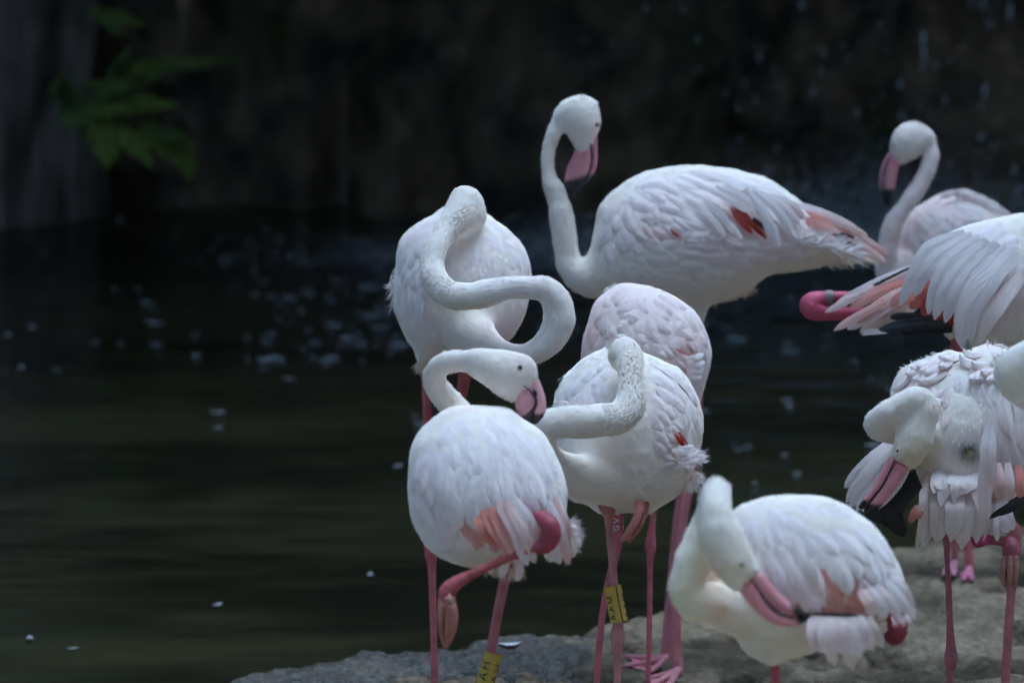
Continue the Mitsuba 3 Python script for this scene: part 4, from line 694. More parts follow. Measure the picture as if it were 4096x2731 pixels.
E.coat([(2700, 860), (2880, 800), (2940, 880), (2900, 960), (2760, 960)], 150, 20, FE, BLUSH, WHITE, .008, seed=4, sp=(.75, .38), var=.06, crisp=.6, patches=PE_)
E.coat([(3060, 790), (3180, 850), (3190, 900), (3110, 900)], 170, 20, FE, WHITE, PINK, .007, seed=5, sp=(.75, .4), crisp=.7)
E.coat([(2640, 960), (2760, 935), (2900, 960), (3060, 960), (3160, 980), (3160, 1040), (2950, 1080), (2700, 1060)], 130, 22, [(2700, 960, 1, -.15), (2950, 980, 1, .1), (3100, 960, 1, -.25)], BLUSH, WHITE, .008, seed=6, var=.05, crisp=.3)
E.coat([(2480, 1000), (2640, 990), (2700, 1080), (2900, 1100), (2850, 1180), (2600, 1180), (2440, 1120)], 100, 24, [(2600, 1080, 1, .05)], SKINW, SKINW, .005, seed=7, var=.03, ang=.25)
for A_ in ([(2900, 786, .124), (2965, 846, .128), (3040, 935, .12)], [(2915, 800, .12), (2990, 876, .124), (3066, 955, .115)], [(2920, 830, .127), (2960, 880, .128), (3010, 935, .122)]): E.plume(A_, 14, CORAL * .5 + RED * .5, RED, name='red_wing_feather', tip=.5, root=.2)
E.plume([(3010, 875, .123), (3050, 905, .125), (3090, 945, .118)], 8, BLACK, BLACK, name='black_wing_feather', bsdf='vane_dark'); E.plume([(3030, 885, .118), (3060, 920, .122), (3080, 960, .115)], 14, CORAL, (.5, .3, .2), name='red_wing_feather'); E.plume([(2680, 915, .128), (2700, 935, .132), (2725, 952, .128)], 7, RED * .8, CORAL * .7, name='red_wing_feather', root=.15, tip=.6)
for (x0, y0, x1, y1, w, c0, c1, z) in [(3040, 770, 3200, 905, 19, WHITE, BLUSH, .118), (3010, 760, 3170, 930, 20, WHITE, WHITE, .125), (2980, 755, 3120, 985, 20, WHITE, WHITE, .130), (3000, 790, 3095, 985, 17, WHITE, BLUSH, .128), (3080, 780, 3220, 880, 17, WHITE, PINK, .108)]:
    E.plume([(x0, y0, z - .005), ((x0 + x1) / 2 + 12, (y0 + y1) / 2 - 12, z + .003), (x1, y1, z)], w, c0, c1, name='scapular', tip=.3)
for (x0, y0, x1, y1, w, c0, c1, z) in [(3150, 810, 3440, 925, 22, WHITE, PINK, .045), (3150, 840, 3420, 950, 24, CORAL, CORAL * .6 + PINK * .4, .055), (3180, 870, 3380, 955, 22, CORAL * .9, PINK, .065), (3240, 850, 3500, 985, 20, PINK, PINK * .9, .04), (3300, 880, 3550, 1020, 20, PINK, CORAL * .5 + PINK * .5, .03), (3320, 920, 3545, 1050, 20, CORAL * .5 + PINK * .5, PINK, .035), (3330, 960, 3520, 1050, 18, PINK, WHITE, .02), (3200, 840, 3470, 940, 16, PINK, CORAL * .4 + WHITE * .6, .05), (3300, 985, 3480, 1045, 20, WHITE, BLUSH, .03)]:
    E.plume([(x0, y0, z), ((x0 + x1) / 2, (y0 + y1) / 2 - 8, z + .006), (x1, y1, z - .01)], w, c0, c1, name='tail_feather', tip=.3)
for (x0, y0, x1, y1, w) in [(3250, 930, 3390, 960, 9), (3290, 950, 3430, 985, 8), (3350, 935, 3420, 955, 6)]: E.plume([(x0, y0, .062), ((x0 + x1) / 2, (y0 + y1) / 2 - 6, .066), (x1, y1, .06)], w, BLACK, BLACK, name='black_wing_feather', bsdf='vane_dark')
for (x0, y0, x1, y1, w, z) in [(2830, 760, 2990, 850, 17, .131), (2860, 745, 3050, 850, 18, .130), (2820, 800, 2930, 930, 17, .131), (2800, 830, 2900, 950, 17, .131), (2900, 740, 3090, 880, 17, .127), (2840, 850, 2970, 955, 14, .131)]:
    E.plume([(x0, y0, z - .006), ((x0 + x1) / 2 + 8, (y0 + y1) / 2 - 10, z), (x1, y1, z + .001)], w, WHITE, BLUSH, name='scapular', tip=.5, root=.3, camber=.06)
E.fluff([(3140, 960), (3220, 965), (3300, 985), (3400, 1010)], [(1, -.8), (1, -.5), (1, -.15), (1, -.05)], 85, 420, WHITE, 1, w=3, z=(.05, .09))
E.fluff([(2980, 1175), (3000, 1150), (2840, 1215)], [(.3, 1), (.5, 1), (0, 1)], 26, 50, CREAM, 2, z=(-.02, .03)); E.fluff([(3300, 1060), (3400, 1040), (3480, 1035)], [(1, .3), (1, .25), (1, .2)], 45, 110, CREAM, 3, z=(0, .04)); E.fluff([(2740, 960), (2850, 950), (2950, 975)], [(1, -.35), (1, -.2), (1, 0)], 50, 130, WHITE, 4, z=(.115, .13))
E.bill([(2374, 540, 15), (2378, 600, 12), (2378, 650, 11), (2364, 695, 10), (2330, 732, 10), (2285, 775, 8), (2256, 795, 3)], [(2335, 580, 28), (2326, 640, 40), (2308, 690, 44), (2288, 735, 34), (2266, 770, 16), (2253, 793, 4)],
       [(2362, 575, .018, 3), (2368, 640, .020, 4), (2354, 694, .020, 4), (2325, 728, .019, 4), (2285, 765, .012, 3)], lambda x, y: (y - 712 - .25 * (x - 2290) * -1) / 10, zc=0, colu=np.array([.62, .22, .27]))
E.eye(2388, 500, .028, 7, lid=(.6, .38, .38))
E.limb([(2785, 1330, .02, 20), (2790, 1600, .02, 22), (2778, 1780, .02, 27), (2772, 1830, .02, 30), (2765, 1880, .02, 25), (2732, 2080, .02, 20), (2712, 2300, .02, 20), (2702, 2560, .02, 21), (2708, 2650, .02, 24), (2712, 2690, .02, 24)], LEGP * .6 + LEG * .4, n=90)
E.limb([(2795, 1180, -.08, 40), (2795, 1300, -.12, 22), (2780, 1600, -.15, 22), (2765, 1780, -.16, 26), (2758, 1830, -.16, 29), (2750, 1880, -.16, 24), (2712, 2080, -.16, 20), (2690, 2300, -.16, 20), (2668, 2540, -.16, 20), (2664, 2610, -.16, 23), (2664, 2640, -.16, 22)], LEGP * .5 + LEG * .5, n=90)
def webfoot(bd, heel, toes, z_up, col, name='foot'):
    """webbed foot lying on the sand: heel and toe tips in pixels on the ground plane"""
    H_ = ground_hit(*heel, z=z_up); TP = [ground_hit(x, y, z=0.006 if i != 3 else .006) for i, (x, y) in enumerate(toes)]
    Vs, Fs, at, uvs = [], [], 0, []
    for tp in TP:
        t = np.linspace(0, 1, 14)[:, None]; P = H_ * (1 - t) + tp * t; P[:, 2] += 0.012 * (1 - t[:, 0])**2; R = np.interp(t[:, 0], [0, .3, .5, .6, .85, 1], [.0095, .0072, .0078, .0068, .006, .002])
        m, _ = loft(P, R, R * .8, [0, 0, 1], 10); Vs.append(m[0]); Fs.append(m[1] + at); at += len(m[0])
    for a, b in zip(TP[:-1], TP[1:]):
        t = np.linspace(0, 1, 8); s = np.linspace(0, 1, 7); g = []
        for i in t:
            pa, pb = H_ * (1 - i * .88) + a * i * .88, H_ * (1 - i * .88) + b * i * .88
            g.append([pa * (1 - j) + pb * j + np.array([0, 0, -.004 * math.sin(math.pi * j) * i]) - (0.10 * math.sin(math.pi * j) * i**3) * ((pa + pb) / 2 - H_) for j in s])
        V = np.array(g).reshape(-1, 3); V[:, 2] = np.maximum(V[:, 2], .004); Vs.append(V); Fs.append(grid_faces(8, 7) + at); at += len(V)
    V = np.vstack(Vs); add(f'{bd.n}__{name}', (V, np.vstack(Fs)), 'skin', uv=np.stack([V[:, 0] * 0 + pal(col) + 0.5, V[:, 1] * 60], 1))
webfoot(E, (2712, 2700), [(2575, 2712), (2555, 2760), (2640, 2790)], .014, (.52, .20, .22)); webfoot(E, (2664, 2650), [(2500, 2620), (2490, 2660), (2590, 2690)], .014, (.50, .18, .20))
E.tell('tall white flamingo standing in profile behind, bowed head with pink bill facing its chest')

# --- F: far bird at the upper right, head tucked down
Fb = Bird('flamingo_005', 9.1); Fb.start(3800, 900)
Fb.blob([(3590, 905), (3620, 862), (3690, 815), (3760, 780), (3830, 763), (3880, 771), (3960, 805), (4030, 850), (4090, 920), (4110, 990), (4080, 1060), (3980, 1110), (3800, 1130), (3650, 1130), (3570, 1110), (3545, 1050), (3560, 980)], .75, .9, -.03, core=True)
Fb.tube([(3620, 1060, .02, 60), (3560, 1080, .03, 52), (3548, 1020, .05, 40), (3556, 950, .06, 38), (3582, 880, .065, 37), (3632, 812, .07, 36), (3680, 738, .07, 34), (3716, 665, .07, 32), (3724, 595, .07, 28), (3704, 545, .07, 32), (3660, 530, .07, 38)], .01, n=60)
Fb.blob([(3738, 548), (3705, 510), (3650, 492), (3615, 495), (3585, 520), (3570, 555), (3563, 590), (3562, 625), (3585, 655), (3602, 662), (3635, 645), (3670, 625), (3700, 595), (3725, 570)], .72, .72, .07, k=.012)
Fb.build(); Fb.finish(BLUSH, [(3560, 960, 50, 120, (.8, .6, .52), .55), (3640, 570, 80, 80, (.78, .74, .62), .7), (3566, 640, 20, 50, PINK, .8)], seed=12)
FF = [(3620, 900, .2, 1), (3700, 850, .6, .6), (3850, 800, 1, .3), (3950, 850, 1, .4), (3750, 950, .8, .5)]
Fb.nap(2500, FF, seed=2502)
Fb.coat([(3600, 910), (3700, 825), (3850, 780), (3980, 830), (4060, 900), (3950, 980), (3800, 1000), (3640, 1000)], 90, 22, FF, (.80, .70, .69), WHITE, .005, seed=1, var=.06)
for (x0, y0, x1, y1, w) in [(3790, 785, 3880, 762, 10), (3820, 785, 3905, 775, 12), (3850, 795, 3950, 795, 14), (3880, 800, 4000, 825, 14), (3760, 790, 3850, 775, 12), (3920, 820, 4040, 860, 15)]: Fb.plume([(x0, y0, .03), ((x0 + x1) / 2, (y0 + y1) / 2 - 6, .035), (x1, y1, .02)], w, BLUSH, (.82, .72, .70), name='scapular')
Fb.bill([(3560, 618, 10), (3536, 665, 9), (3524, 715, 8), (3528, 770, 8), (3542, 805, 8), (3558, 830, 3)], [(3582, 630, 24), (3565, 680, 28), (3556, 730, 27), (3556, 775, 20), (3558, 828, 4)], [(3562, 625, .014, 3), (3540, 680, .016, 4), (3530, 730, .015, 4), (3538, 780, .013, 4)], lambda x, y: (y - 752) / 10, zc=.07, colu=np.array([.55, .24, .30]))
Fb.eye(3572, 585, .088, 5, lid=(.6, .5, .3))
Fb.limb([(3860, 1100, 0, 40), (3858, 1250, 0, 17), (3862, 1700, 0, 17), (3866, 1850, 0, 23), (3870, 2000, 0, 15), (3874, 2200, 0, 17), (3876, 2270, 0, 20)], LEG, n=60); Fb.limb([(3820, 1100, -.05, 40), (3818, 1250, -.06, 17), (3816, 1700, -.07, 17), (3816, 1850, -.07, 23), (3814, 2000, -.07, 14), (3818, 2180, -.07, 14), (3820, 2262, -.07, 15)], LEG * .95, n=60)
webfoot(Fb, (3876, 2292), [(3838, 2304), (3850, 2318), (3890, 2318)], .012, (.52, .16, .26)); webfoot(Fb, (3820, 2268), [(3768, 2282), (3772, 2298), (3815, 2300)], .012, (.55, .22, .30))
Fb.tell('far flamingo at the upper right looking left, bill pointing down')

# --- G: bird on the right with its tail to the left and folded leg
G = Bird('flamingo_006', 7.5); G.start(3950, 1120)
G.blob([(3640, 1062), (3680, 1012), (3740, 962), (3820, 921), (3910, 891), (4000, 871), (4096, 852), (4220, 860), (4330, 930), (4390, 1050), (4380, 1200), (4300, 1310), (4180, 1375), (4060, 1400), (3940, 1402), (3850, 1388), (3790, 1350), (3740, 1290), (3690, 1230), (3640, 1180), (3615, 1120)], .75, .75, core=True)
G.tube([(4300, 1150, 0, 100), (4390, 1130, 0, 75), (4440, 1040, .02, 55), (4440, 900, .03, 47), (4460, 760, .03, 42), (4520, 650, .03, 36), (4580, 640, .03, 42)], .012)
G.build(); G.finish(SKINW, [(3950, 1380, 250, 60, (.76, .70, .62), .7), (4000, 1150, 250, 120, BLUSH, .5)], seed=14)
FG = [(3750, 1050, -.75, .75), (3900, 950, -.9, .45), (3800, 1200, -.4, 1), (4000, 1000, -.8, .6), (3950, 1200, -.35, 1)]
G.nap(3000, FG, seed=3001)
G.coat([(3680, 1060), (3780, 965), (3920, 910), (4090, 880), (4100, 1000), (3950, 1050), (3800, 1110), (3690, 1130)], 150, 26, FG, WHITE, WHITE, .0045, seed=1, crisp=.6, sp=(.75, .36), var=.03)
G.coat([(3880, 1050), (4096, 960), (4150, 1100), (4096, 1250), (3930, 1200)], 150, 28, FG, WHITE, BLUSH, .008, seed=2, sp=(.75, .4), var=.05, crisp=.6)
TG = [(3860, 930, 3720, 990, 3655, 1100, 3600, 1222), (3890, 940, 3770, 1010, 3700, 1090, 3658, 1185), (3920, 950, 3810, 1030, 3750, 1130, 3712, 1256), (3950, 960, 3850, 1060, 3780, 1160, 3738, 1278), (3990, 970, 3890, 1080, 3820, 1180, 3780, 1290), (4030, 990, 3920, 1100, 3860, 1210, 3822, 1310), (4060, 1020, 3950, 1120, 3890, 1240, 3850, 1345)]
for i, q in enumerate(TG):
    z = .125 + .006 * i; G.plume([(q[0], q[1], z - .012), (q[2], q[3], z), (q[4], q[5], z + .002), (q[6], q[7], z - .012)], 29, WHITE, WHITE * .98, name='scapular', tip=.45, n=16, camber=.09)
G.plume([(4060, 1000, .15), (3960, 1120, .172), (3880, 1240, .172), (3850, 1395, .16)], 44, WHITE, BLUSH, name='scapular', tip=.22, n=16); G.plume([(4090, 1100, .15), (3990, 1220, .168), (3930, 1300, .165), (3870, 1400, .15)], 38, BLUSH, CREAM, name='scapular', tip=.3, n=16)
for (x0, y0, x1, y1, w, c0, c1, z) in [(3730, 1130, 3640, 1235, 30, RED * .6 + CORAL * .4, CORAL, .10), (3690, 1150, 3560, 1225, 30, CORAL, CORAL * .7 + PINK * .3, .095), (3760, 1160, 3690, 1262, 28, RED, RED * .6 + CORAL * .4, .11), (3800, 1180, 3745, 1280, 26, RED, RED * .8 + CORAL * .2, .115), (3850, 1200, 3800, 1300, 24, RED, RED, .12), (3960, 1260, 3880, 1305, 20, RED, CORAL, .158), (3900, 1190, 3860, 1280, 18, RED, RED, .15)]:
    G.plume([(x0, y0, z), ((x0 + x1) / 2, (y0 + y1) / 2 - 4, z + .006), (x1, y1, z - .006)], w, c0, c1, name='red_wing_feather', tip=.35)
for (x0, y0, x1, y1, w, c0, c1, z) in [(3660, 1060, 3345, 1212, 14, WHITE, BLUSH, .045), (3640, 1090, 3300, 1250, 16, PINK, CORAL * .3 + WHITE * .7, .05), (3650, 1120, 3400, 1230, 22, CORAL, CORAL * .6 + PINK * .4, .055), (3660, 1140, 3420, 1290, 24, PINK, CORAL * .5 + PINK * .5, .06), (3640, 1160, 3335, 1322, 17, CORAL * .7 + PINK * .3, CORAL * .5 + WHITE * .5, .062), (3640, 1170, 3450, 1290, 26, PINK, BLUSH, .058)]:
    G.plume([(x0, y0, z), ((x0 + x1) / 2, (y0 + y1) / 2 - 8, z + .008), (x1, y1, z)], w, c0, c1, name='tail_feather', tip=.25)
for (x0, y0, x1, y1, w) in [(3640, 1180, 3390, 1318, 22), (3650, 1200, 3440, 1330, 22), (3660, 1210, 3480, 1335, 22), (3670, 1220, 3520, 1330, 20)]: G.plume([(x0, y0, .045), ((x0 + x1) / 2, (y0 + y1) / 2 - 6, .052), (x1, y1, .04)], w, CREAM, BLUSH * .95, name='under_tail_feather', tip=.3)
G.plume([(3670, 1055, .05), (3560, 1110, .06), (3460, 1160, .055)], 5, BLACK * 2, BLACK, name='black_wing_feather', bsdf='vane_dark')
for (x0, y0, x1, y1, x2, y2, w, z) in [(3800, 1290, 3660, 1285, 3515, 1318, 17, .095), (3810, 1305, 3680, 1305, 3520, 1322, 18, .10), (3810, 1320, 3700, 1325, 3600, 1332, 16, .098), (3790, 1275, 3640, 1265, 3560, 1268, 16, .088)]: G.plume([(x0, y0, z), (x1, y1, z + .004), (x2, y2, z)], w, BLACK, BLACK, name='black_wing_feather', bsdf='vane_dark', tip=.25)
for y0 in (1318, 1328, 1334): G.plume([(3560, y0 - 4, .06), (3500, y0, .062), (3440 + rng.uniform(-20, 20), y0 + 6, .058)], 4, BLUSH, WHITE, name='under_tail_feather')
G.limb([(3620, 1187, .02, 22), (3420, 1188, .015, 23), (3310, 1190, .015, 26), (3262, 1203, .015, 40), (3243, 1222, .015, 46), (3262, 1240, .015, 43), (3310, 1250, .015, 32), (3420, 1252, .015, 28), (3620, 1256, .02, 27)], np.array([.56, .09, .16]), name='folded_leg', n=70)
G.band((3303, 1191), (3331, 1190), 28, 'metal_grey', z=.015, name='metal_leg_ring', seam=180)
G.limb([(3832, 1360, .05, 30), (3832, 1400, .05, 22), (3850, 1600, .05, 21), (3930, 1900, .04, 22), (4030, 2080, .03, 28), (4055, 2125, .03, 30), (4058, 2170, .03, 26), (4050, 2300, .03, 19), (4035, 2500, .03, 18), (4022, 2731, .03, 18), (4015, 2880, .03, 19)], LEG * .6 + LEGP * .25, n=90)
G.tell('flamingo at the right edge, pink tail leftwards above a folded magenta leg with ring')

# --- H: ruffled bird preening at the right, seen from behind
Hb = Bird('flamingo_007', 6.46); Hb.start(3850, 1700)
Hb.blob([(3565, 1600), (3592, 1508), (3640, 1462), (3745, 1416), (3800, 1394), (3850, 1408), (3950, 1376), (4040, 1400), (4120, 1450), (4165, 1560), (4175, 1700), (4150, 1850), (4090, 1960), (3980, 2015), (3850, 2030), (3740, 2000), (3660, 1930), (3600, 1820), (3560, 1700)], .75, 1.3, 0, core=True)
Hb.blob([(3800, 1600), (3860, 1585), (3900, 1610), (3925, 1680), (3925, 1780), (3905, 1880), (3850, 1920), (3780, 1900), (3745, 1820), (3745, 1720), (3770, 1640)], .75, .5, .075, k=.02, core=True)
Hb.tube([(3740, 1760, .05, 85), (3640, 1725, .11, 66), (3560, 1712, .13, 58), (3512, 1700, .14, 58), (3545, 1668, .17, 58), (3600, 1632, .18, 57), (3650, 1602, .185, 54), (3690, 1605, .185, 50), (3702, 1655, .185, 48)], .005, n=60)
Hb.blob([(3655, 1620), (3645, 1648), (3620, 1680), (3592, 1720), (3573, 1780), (3560, 1825), (3575, 1845), (3600, 1852), (3640, 1876), (3652, 1880), (3685, 1856), (3710, 1820), (3734, 1770), (3743, 1690), (3742, 1630), (3700, 1600)], .75, .75, .185, k=.012)
Hb.build()
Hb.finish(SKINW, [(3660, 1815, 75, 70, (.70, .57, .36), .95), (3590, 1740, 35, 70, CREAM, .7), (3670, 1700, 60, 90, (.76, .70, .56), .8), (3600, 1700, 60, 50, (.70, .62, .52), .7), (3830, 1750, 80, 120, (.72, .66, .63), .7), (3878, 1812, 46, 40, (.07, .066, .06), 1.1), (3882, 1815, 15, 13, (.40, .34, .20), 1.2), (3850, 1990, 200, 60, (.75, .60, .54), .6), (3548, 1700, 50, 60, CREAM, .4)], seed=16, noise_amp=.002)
FH = [(3640, 1500, -.8, .5), (3750, 1440, -.8, .4), (3850, 1430, -.9, .2), (3950, 1500, -.2, 1), (4050, 1500, .2, 1), (3780, 1600, -.15, 1), (4000, 1750, .1, 1), (4060, 1800, .15, 1), (3850, 1900, 0, 1)]
Hb.nap(4500, FH, seed=4502)
Hb.coat([(3600, 1510), (3700, 1445), (3800, 1415), (3840, 1450), (3760, 1520), (3640, 1570), (3590, 1570)], 100, 17, FH, BLUSH, WHITE, .013, seed=1, sp=(.62, .42), var=.06, curl=.008, crisp=.8, ang=.3, jit=.5)
Hb.coat([(3830, 1420), (3950, 1390), (4050, 1420), (4040, 1480), (3900, 1480)], 85, 18, FH, BLUSH, WHITE, .014, seed=2, sp=(.62, .42), var=.06, curl=.008, crisp=.8, ang=.35, jit=.5)
Hb.coat([(3830, 1500), (3960, 1480), (4000, 1560), (3960, 1620), (3850, 1590)], 85, 22, [(3900, 1540, -.05, 1)], WHITE, WHITE, .004, seed=3)
Hb.coat([(3730, 1530), (3820, 1500), (3830, 1580), (3770, 1650), (3735, 1640)], 90, 16, FH, BLUSH, WHITE, .014, seed=4, var=.06, crisp=.8, ang=.3)
Hb.coat([(3930, 1580), (4096, 1540), (4150, 1650), (4110, 1850), (3960, 1880), (3930, 1720)], 190, 26, FH, WHITE, BLUSH, .009, seed=5, sp=(.7, .3), var=.05, crisp=1, ang=.12, tip=.35)
Hb.coat([(3940, 1830), (4110, 1830), (4100, 1900), (3960, 1930)], 120, 20, FH, BLUSH, PINK, .012, seed=6, crisp=.9, patches=[(4090, 1900, 40, 50, CORAL, .9)])
Hb.coat([(3750, 1880), (3900, 1890), (3900, 1950), (3740, 1960)], 120, 20, FH, (.74, .70, .68), (.78, .68, .64), .006, seed=7)
for (x0, y0, x1, y1, x2, y2, w, c0, c1, z) in [(3740, 1900, 3715, 2050, 3690, 2200, 38, BLUSH, (.76, .62, .54), .10), (3780, 1910, 3760, 2060, 3745, 2185, 40, (.76, .66, .62), (.74, .58, .50), .11), (3830, 1920, 3820, 2070, 3800, 2170, 40, BLUSH, (.76, .62, .55), .115), (3860, 1930, 3855, 2080, 3845, 2205, 40, (.76, .68, .64), (.74, .60, .54), .11), (3900, 1930, 3905, 2070, 3905, 2175, 38, BLUSH, (.75, .64, .58), .10), (3720, 1920, 3690, 2080, 3665, 2200, 16, BLUSH, (.76, .66, .58), .09), (3930, 1950, 3940, 2060, 3930, 2170, 22, (.78, .68, .64), (.72, .6, .55), .085)]:
    Hb.plume([(x0, y0 - 30, z - .05), (x1, (y0 + y1) / 2, z), (x1, y1, z + .006), (x2, y2, z - .01)], w, c0, c1, name='tail_feather', tip=.3, jag=.45, camber=.06)
for (x0, y0, x1, y1, x2, y2, w, c0, c1, z) in [(3965, 1730, 3948, 1870, 3935, 2060, 30, WHITE, PINK * .5 + WHITE * .5, .135), (3960, 1700, 3950, 1820, 3975, 1950, 30, WHITE, PINK * .6 + WHITE * .4, .15), (3930, 1880, 3935, 1980, 3948, 2070, 26, BLUSH, PINK * .5 + WHITE * .5, .13), (3990, 1850, 4000, 1930, 3990, 1990, 22, PINK, PINK * .8, .14), (4030, 1850, 4040, 1940, 4030, 2000, 20, BLUSH, PINK, .13), (4070, 1860, 4085, 1940, 4080, 1990, 20, CORAL, CORAL * .6 + PINK * .4, .12)]:
    Hb.plume([(x0, y0, z), (x1, y1, z + .008), (x2, y2, z)], w, c0, c1, name='wing_feather', tip=.35, n=14)
for (x0, y0, x1, y1, w, z) in [(3960, 2020, 3985, 2140, 24, .06), (3990, 2010, 4030, 2130, 26, .065), (4020, 2000, 4052, 2120, 18, .06), (3980, 2040, 3990, 2165, 12, .07)]: Hb.plume([(x0, y0, z), ((x0 + x1) / 2, (y0 + y1) / 2, z + .008), (x1, y1, z)], w, BLUSH, WHITE * .97, name='tail_feather', tip=.3)
for (x0, y0, x1, y1, w) in [(4140, 1950, 3956, 2072, 14), (4150, 1970, 3990, 2060, 13)]: Hb.plume([(x0, y0, .095), ((x0 + x1) / 2, (y0 + y1) / 2 + 6, .10), (x1, y1, .09)], w, BLACK, BLACK, name='black_wing_feather', bsdf='vane_dark')
r_ = np.random.default_rng(5)
for i in range(11):
    x0 = 3752 + 16 * i; Hb.plume([(x0, 1835 + r_.uniform(-25, 30), .055), (x0 - 4 + r_.normal(0, 5), 1925, .118 - .002 * abs(i - 5)), (x0 - 12 + r_.normal(0, 10), 1985 + r_.uniform(-35, 40), .122)], 19 + 5 * r_.random(), (.74, .69, .67), BLUSH if i % 3 else (.78, .66, .62), name='under_tail_feather', tip=.55, root=.08, camber=.05)
# the left wing, lowered
for i, (x0, y0, x1, y1, x2, y2, w, c0, c1, z) in enumerate([(3600, 1760, 3480, 1880, 3385, 2010, 26, WHITE, WHITE, .075), (3610, 1770, 3500, 1900, 3400, 2030, 28, WHITE, BLUSH, .085), (3630, 1790, 3530, 1920, 3425, 2040, 30, WHITE, WHITE, .095), (3640, 1800, 3560, 1930, 3450, 2045, 28, WHITE, WHITE, .10), (3590, 1745, 3470, 1850, 3378, 1950, 24, WHITE, WHITE, .07), (3650, 1820, 3580, 1940, 3490, 2040, 24, WHITE, BLUSH, .095), (3570, 1750, 3440, 1880, 3385, 1990, 10, PINK, CORAL, .062), (3500, 1810, 3420, 1880, 3392, 1920, 8, PINK, CORAL, .06)]):
    Hb.plume([(x0, y0, z), (x1, y1, z + .01), (x2, y2, z)], w, c0, c1, name='wing_feather', tip=.35, n=14)
for i in range(7): Hb.plume([(3640 + 6 * i, 1860 + 12 * i, .07 + .004 * i), (3600 - 4 * i, 1980 + 10 * i, .078 + .004 * i), (3450 + 28 * i, 2060 + 14 * i, .07 + .003 * i)], 34, BLACK, BLACK, name='black_wing_feather', bsdf='vane_dark', tip=.3, n=14)
for (x0, y0, x1, y1, w, c0, c1) in [(3670, 2020, 3640, 2090, 16, CORAL, CORAL * .8), (3690, 2030, 3670, 2075, 14, CORAL, CORAL * .6 + PINK * .4), (3700, 2010, 3655, 2060, 15, BLUSH, CORAL)]: Hb.plume([(x0, y0, .102), ((x0 + x1) / 2, (y0 + y1) / 2, .108), (x1, y1, .102)], w, c0, c1, name='covert_feather')
Hb.fluff([(3880, 1395), (3870, 1385), (3890, 1400)], [(-.6, -1), (-.4, -1), (-.5, -.9)], 34, 30, (.2, .2, .2), 2)
Hb.fluff([(3600, 1515), (3625, 1470), (3700, 1440), (3750, 1415)], [(-1, .3), (-1, .2), (-1, 0), (-1, .1)], 22, 60, WHITE, 3); Hb.fluff([(3940, 1378), (3990, 1385), (4030, 1400)], [(.3, -1), (.8, -.4), (1, 0)], 20, 40, WHITE, 4)
Hb.bill([(3572, 1835, 18), (3542, 1888, 17), (3508, 1948, 15), (3472, 1992, 13), (3440, 2030, 9)], [(3608, 1862, 32), (3578, 1910, 29), (3544, 1962, 25), (3506, 2012, 22), (3474, 2043, 15), (3455, 2058, 8)], [(3580, 1840, .020, 3), (3556, 1893, .023, 4), (3528, 1945, .023, 5), (3490, 1992, .021, 5), (3455, 2035, .014, 5)], lambda x, y: (y - 1985 - .55 * (x - 3440) * 0.75) / 10 if x < 3470 else (y - 2008 + (x - 3470) * -.1) / 10, zc=.185)
Hb.eye(3590, 1802, .203, 6, lid=(.62, .50, .40))
Hb.limb([(3790, 1980, .0, 50), (3788, 2200, .0, 13), (3794, 2350, 0, 13), (3800, 2500, 0, 14), (3803, 2580, 0, 20), (3804, 2622, 0, 27), (3803, 2660, 0, 24), (3800, 2710, 0, 15), (3796, 3000, 0, 13), (3792, 3480, 0, 15)], np.array([.36, .10, .11]), n=90, knots=[(3803, 2622, 40, (.30, .05, .09), .7)])
Hb.limb([(3930, 2020, .06, 25), (3915, 2070, .075, 20), (3904, 2105, .08, 27), (3906, 2145, .08, 26), (3912, 2172, .075, 18), (3950, 2155, .06, 18)], np.array([.46, .05, .16]), name='hock'); Hb.limb([(3915, 2150, .06, 22), (3970, 2160, .055, 18), (4010, 2165, .055, 20), (4040, 2172, .06, 32), (4046, 2200, .065, 36), (4042, 2240, .065, 34)], np.array([.34, .08, .10]), name='leg')
for A_ in ([(4022, 2225, .07, 15), (4016, 2285, .075, 14), (4018, 2345, .07, 9)], [(4040, 2225, .08, 11), (4040, 2285, .085, 12), (4038, 2345, .08, 8)], [(4062, 2225, .075, 15), (4060, 2290, .08, 14), (4058, 2345, .075, 9), (4062, 2352, .07, 5)]): Hb.limb(A_, (.34, .16, .12), name='toe')
Hb.tell('ruffled white flamingo at the right bending to preen its lowered wing, black feathers showing')

# --- I: bird out of the frame at the right edge; the bend of its neck shows
I = Bird('flamingo_008', 5.9); I.start(4300, 1600)
I.blob([(4250, 1560), (4400, 1500), (4650, 1540), (4850, 1700), (4980, 1900), (4800, 2060), (4500, 2080), (4300, 1980), (4200, 1780)], .75, .9, -.05, core=True)
I.tube([(4380, 1800, 0, 150), (4290, 1700, .04, 105), (4170, 1580, .05, 88), (4066, 1494, .05, 98), (4170, 1405, .06, 80), (4290, 1290, .05, 62), (4400, 1150, .04, 52), (4480, 980, .04, 48), (4420, 880, .04, 46), (4330, 890, .04, 52)], .015, n=70)
I.build(); I.finish(SKINW, [(4070, 1530, 120, 80, (.70, .66, .50), .75), (4050, 1410, 100, 50, (.82, .82, .78), .4)], seed=18)
I.nap(900, [(4200, 1600, .3, 1), (4100, 1500, .3, 1)], seed=3)
I.limb([(4500, 2000, 0, 60), (4500, 2200, 0, 20), (4505, 2600, 0, 32), (4500, 2700, 0, 18), (4490, 3560, 0, 18)], LEG); I.limb([(4600, 2000, -.1, 60), (4600, 2200, -.1, 20), (4605, 2600, -.1, 32), (4600, 2700, -.1, 18), (4590, 3500, -.1, 18)], LEG)
I.fluff([(3962, 1470), (3985, 1440), (4040, 1402)], [(-.6, -.6), (-.5, -.8), (-.2, -1)], 16, 50, WHITE, 1, z=(.04, .06))
I.tell('cream-coloured bend of a flamingo neck cut off by the right edge')

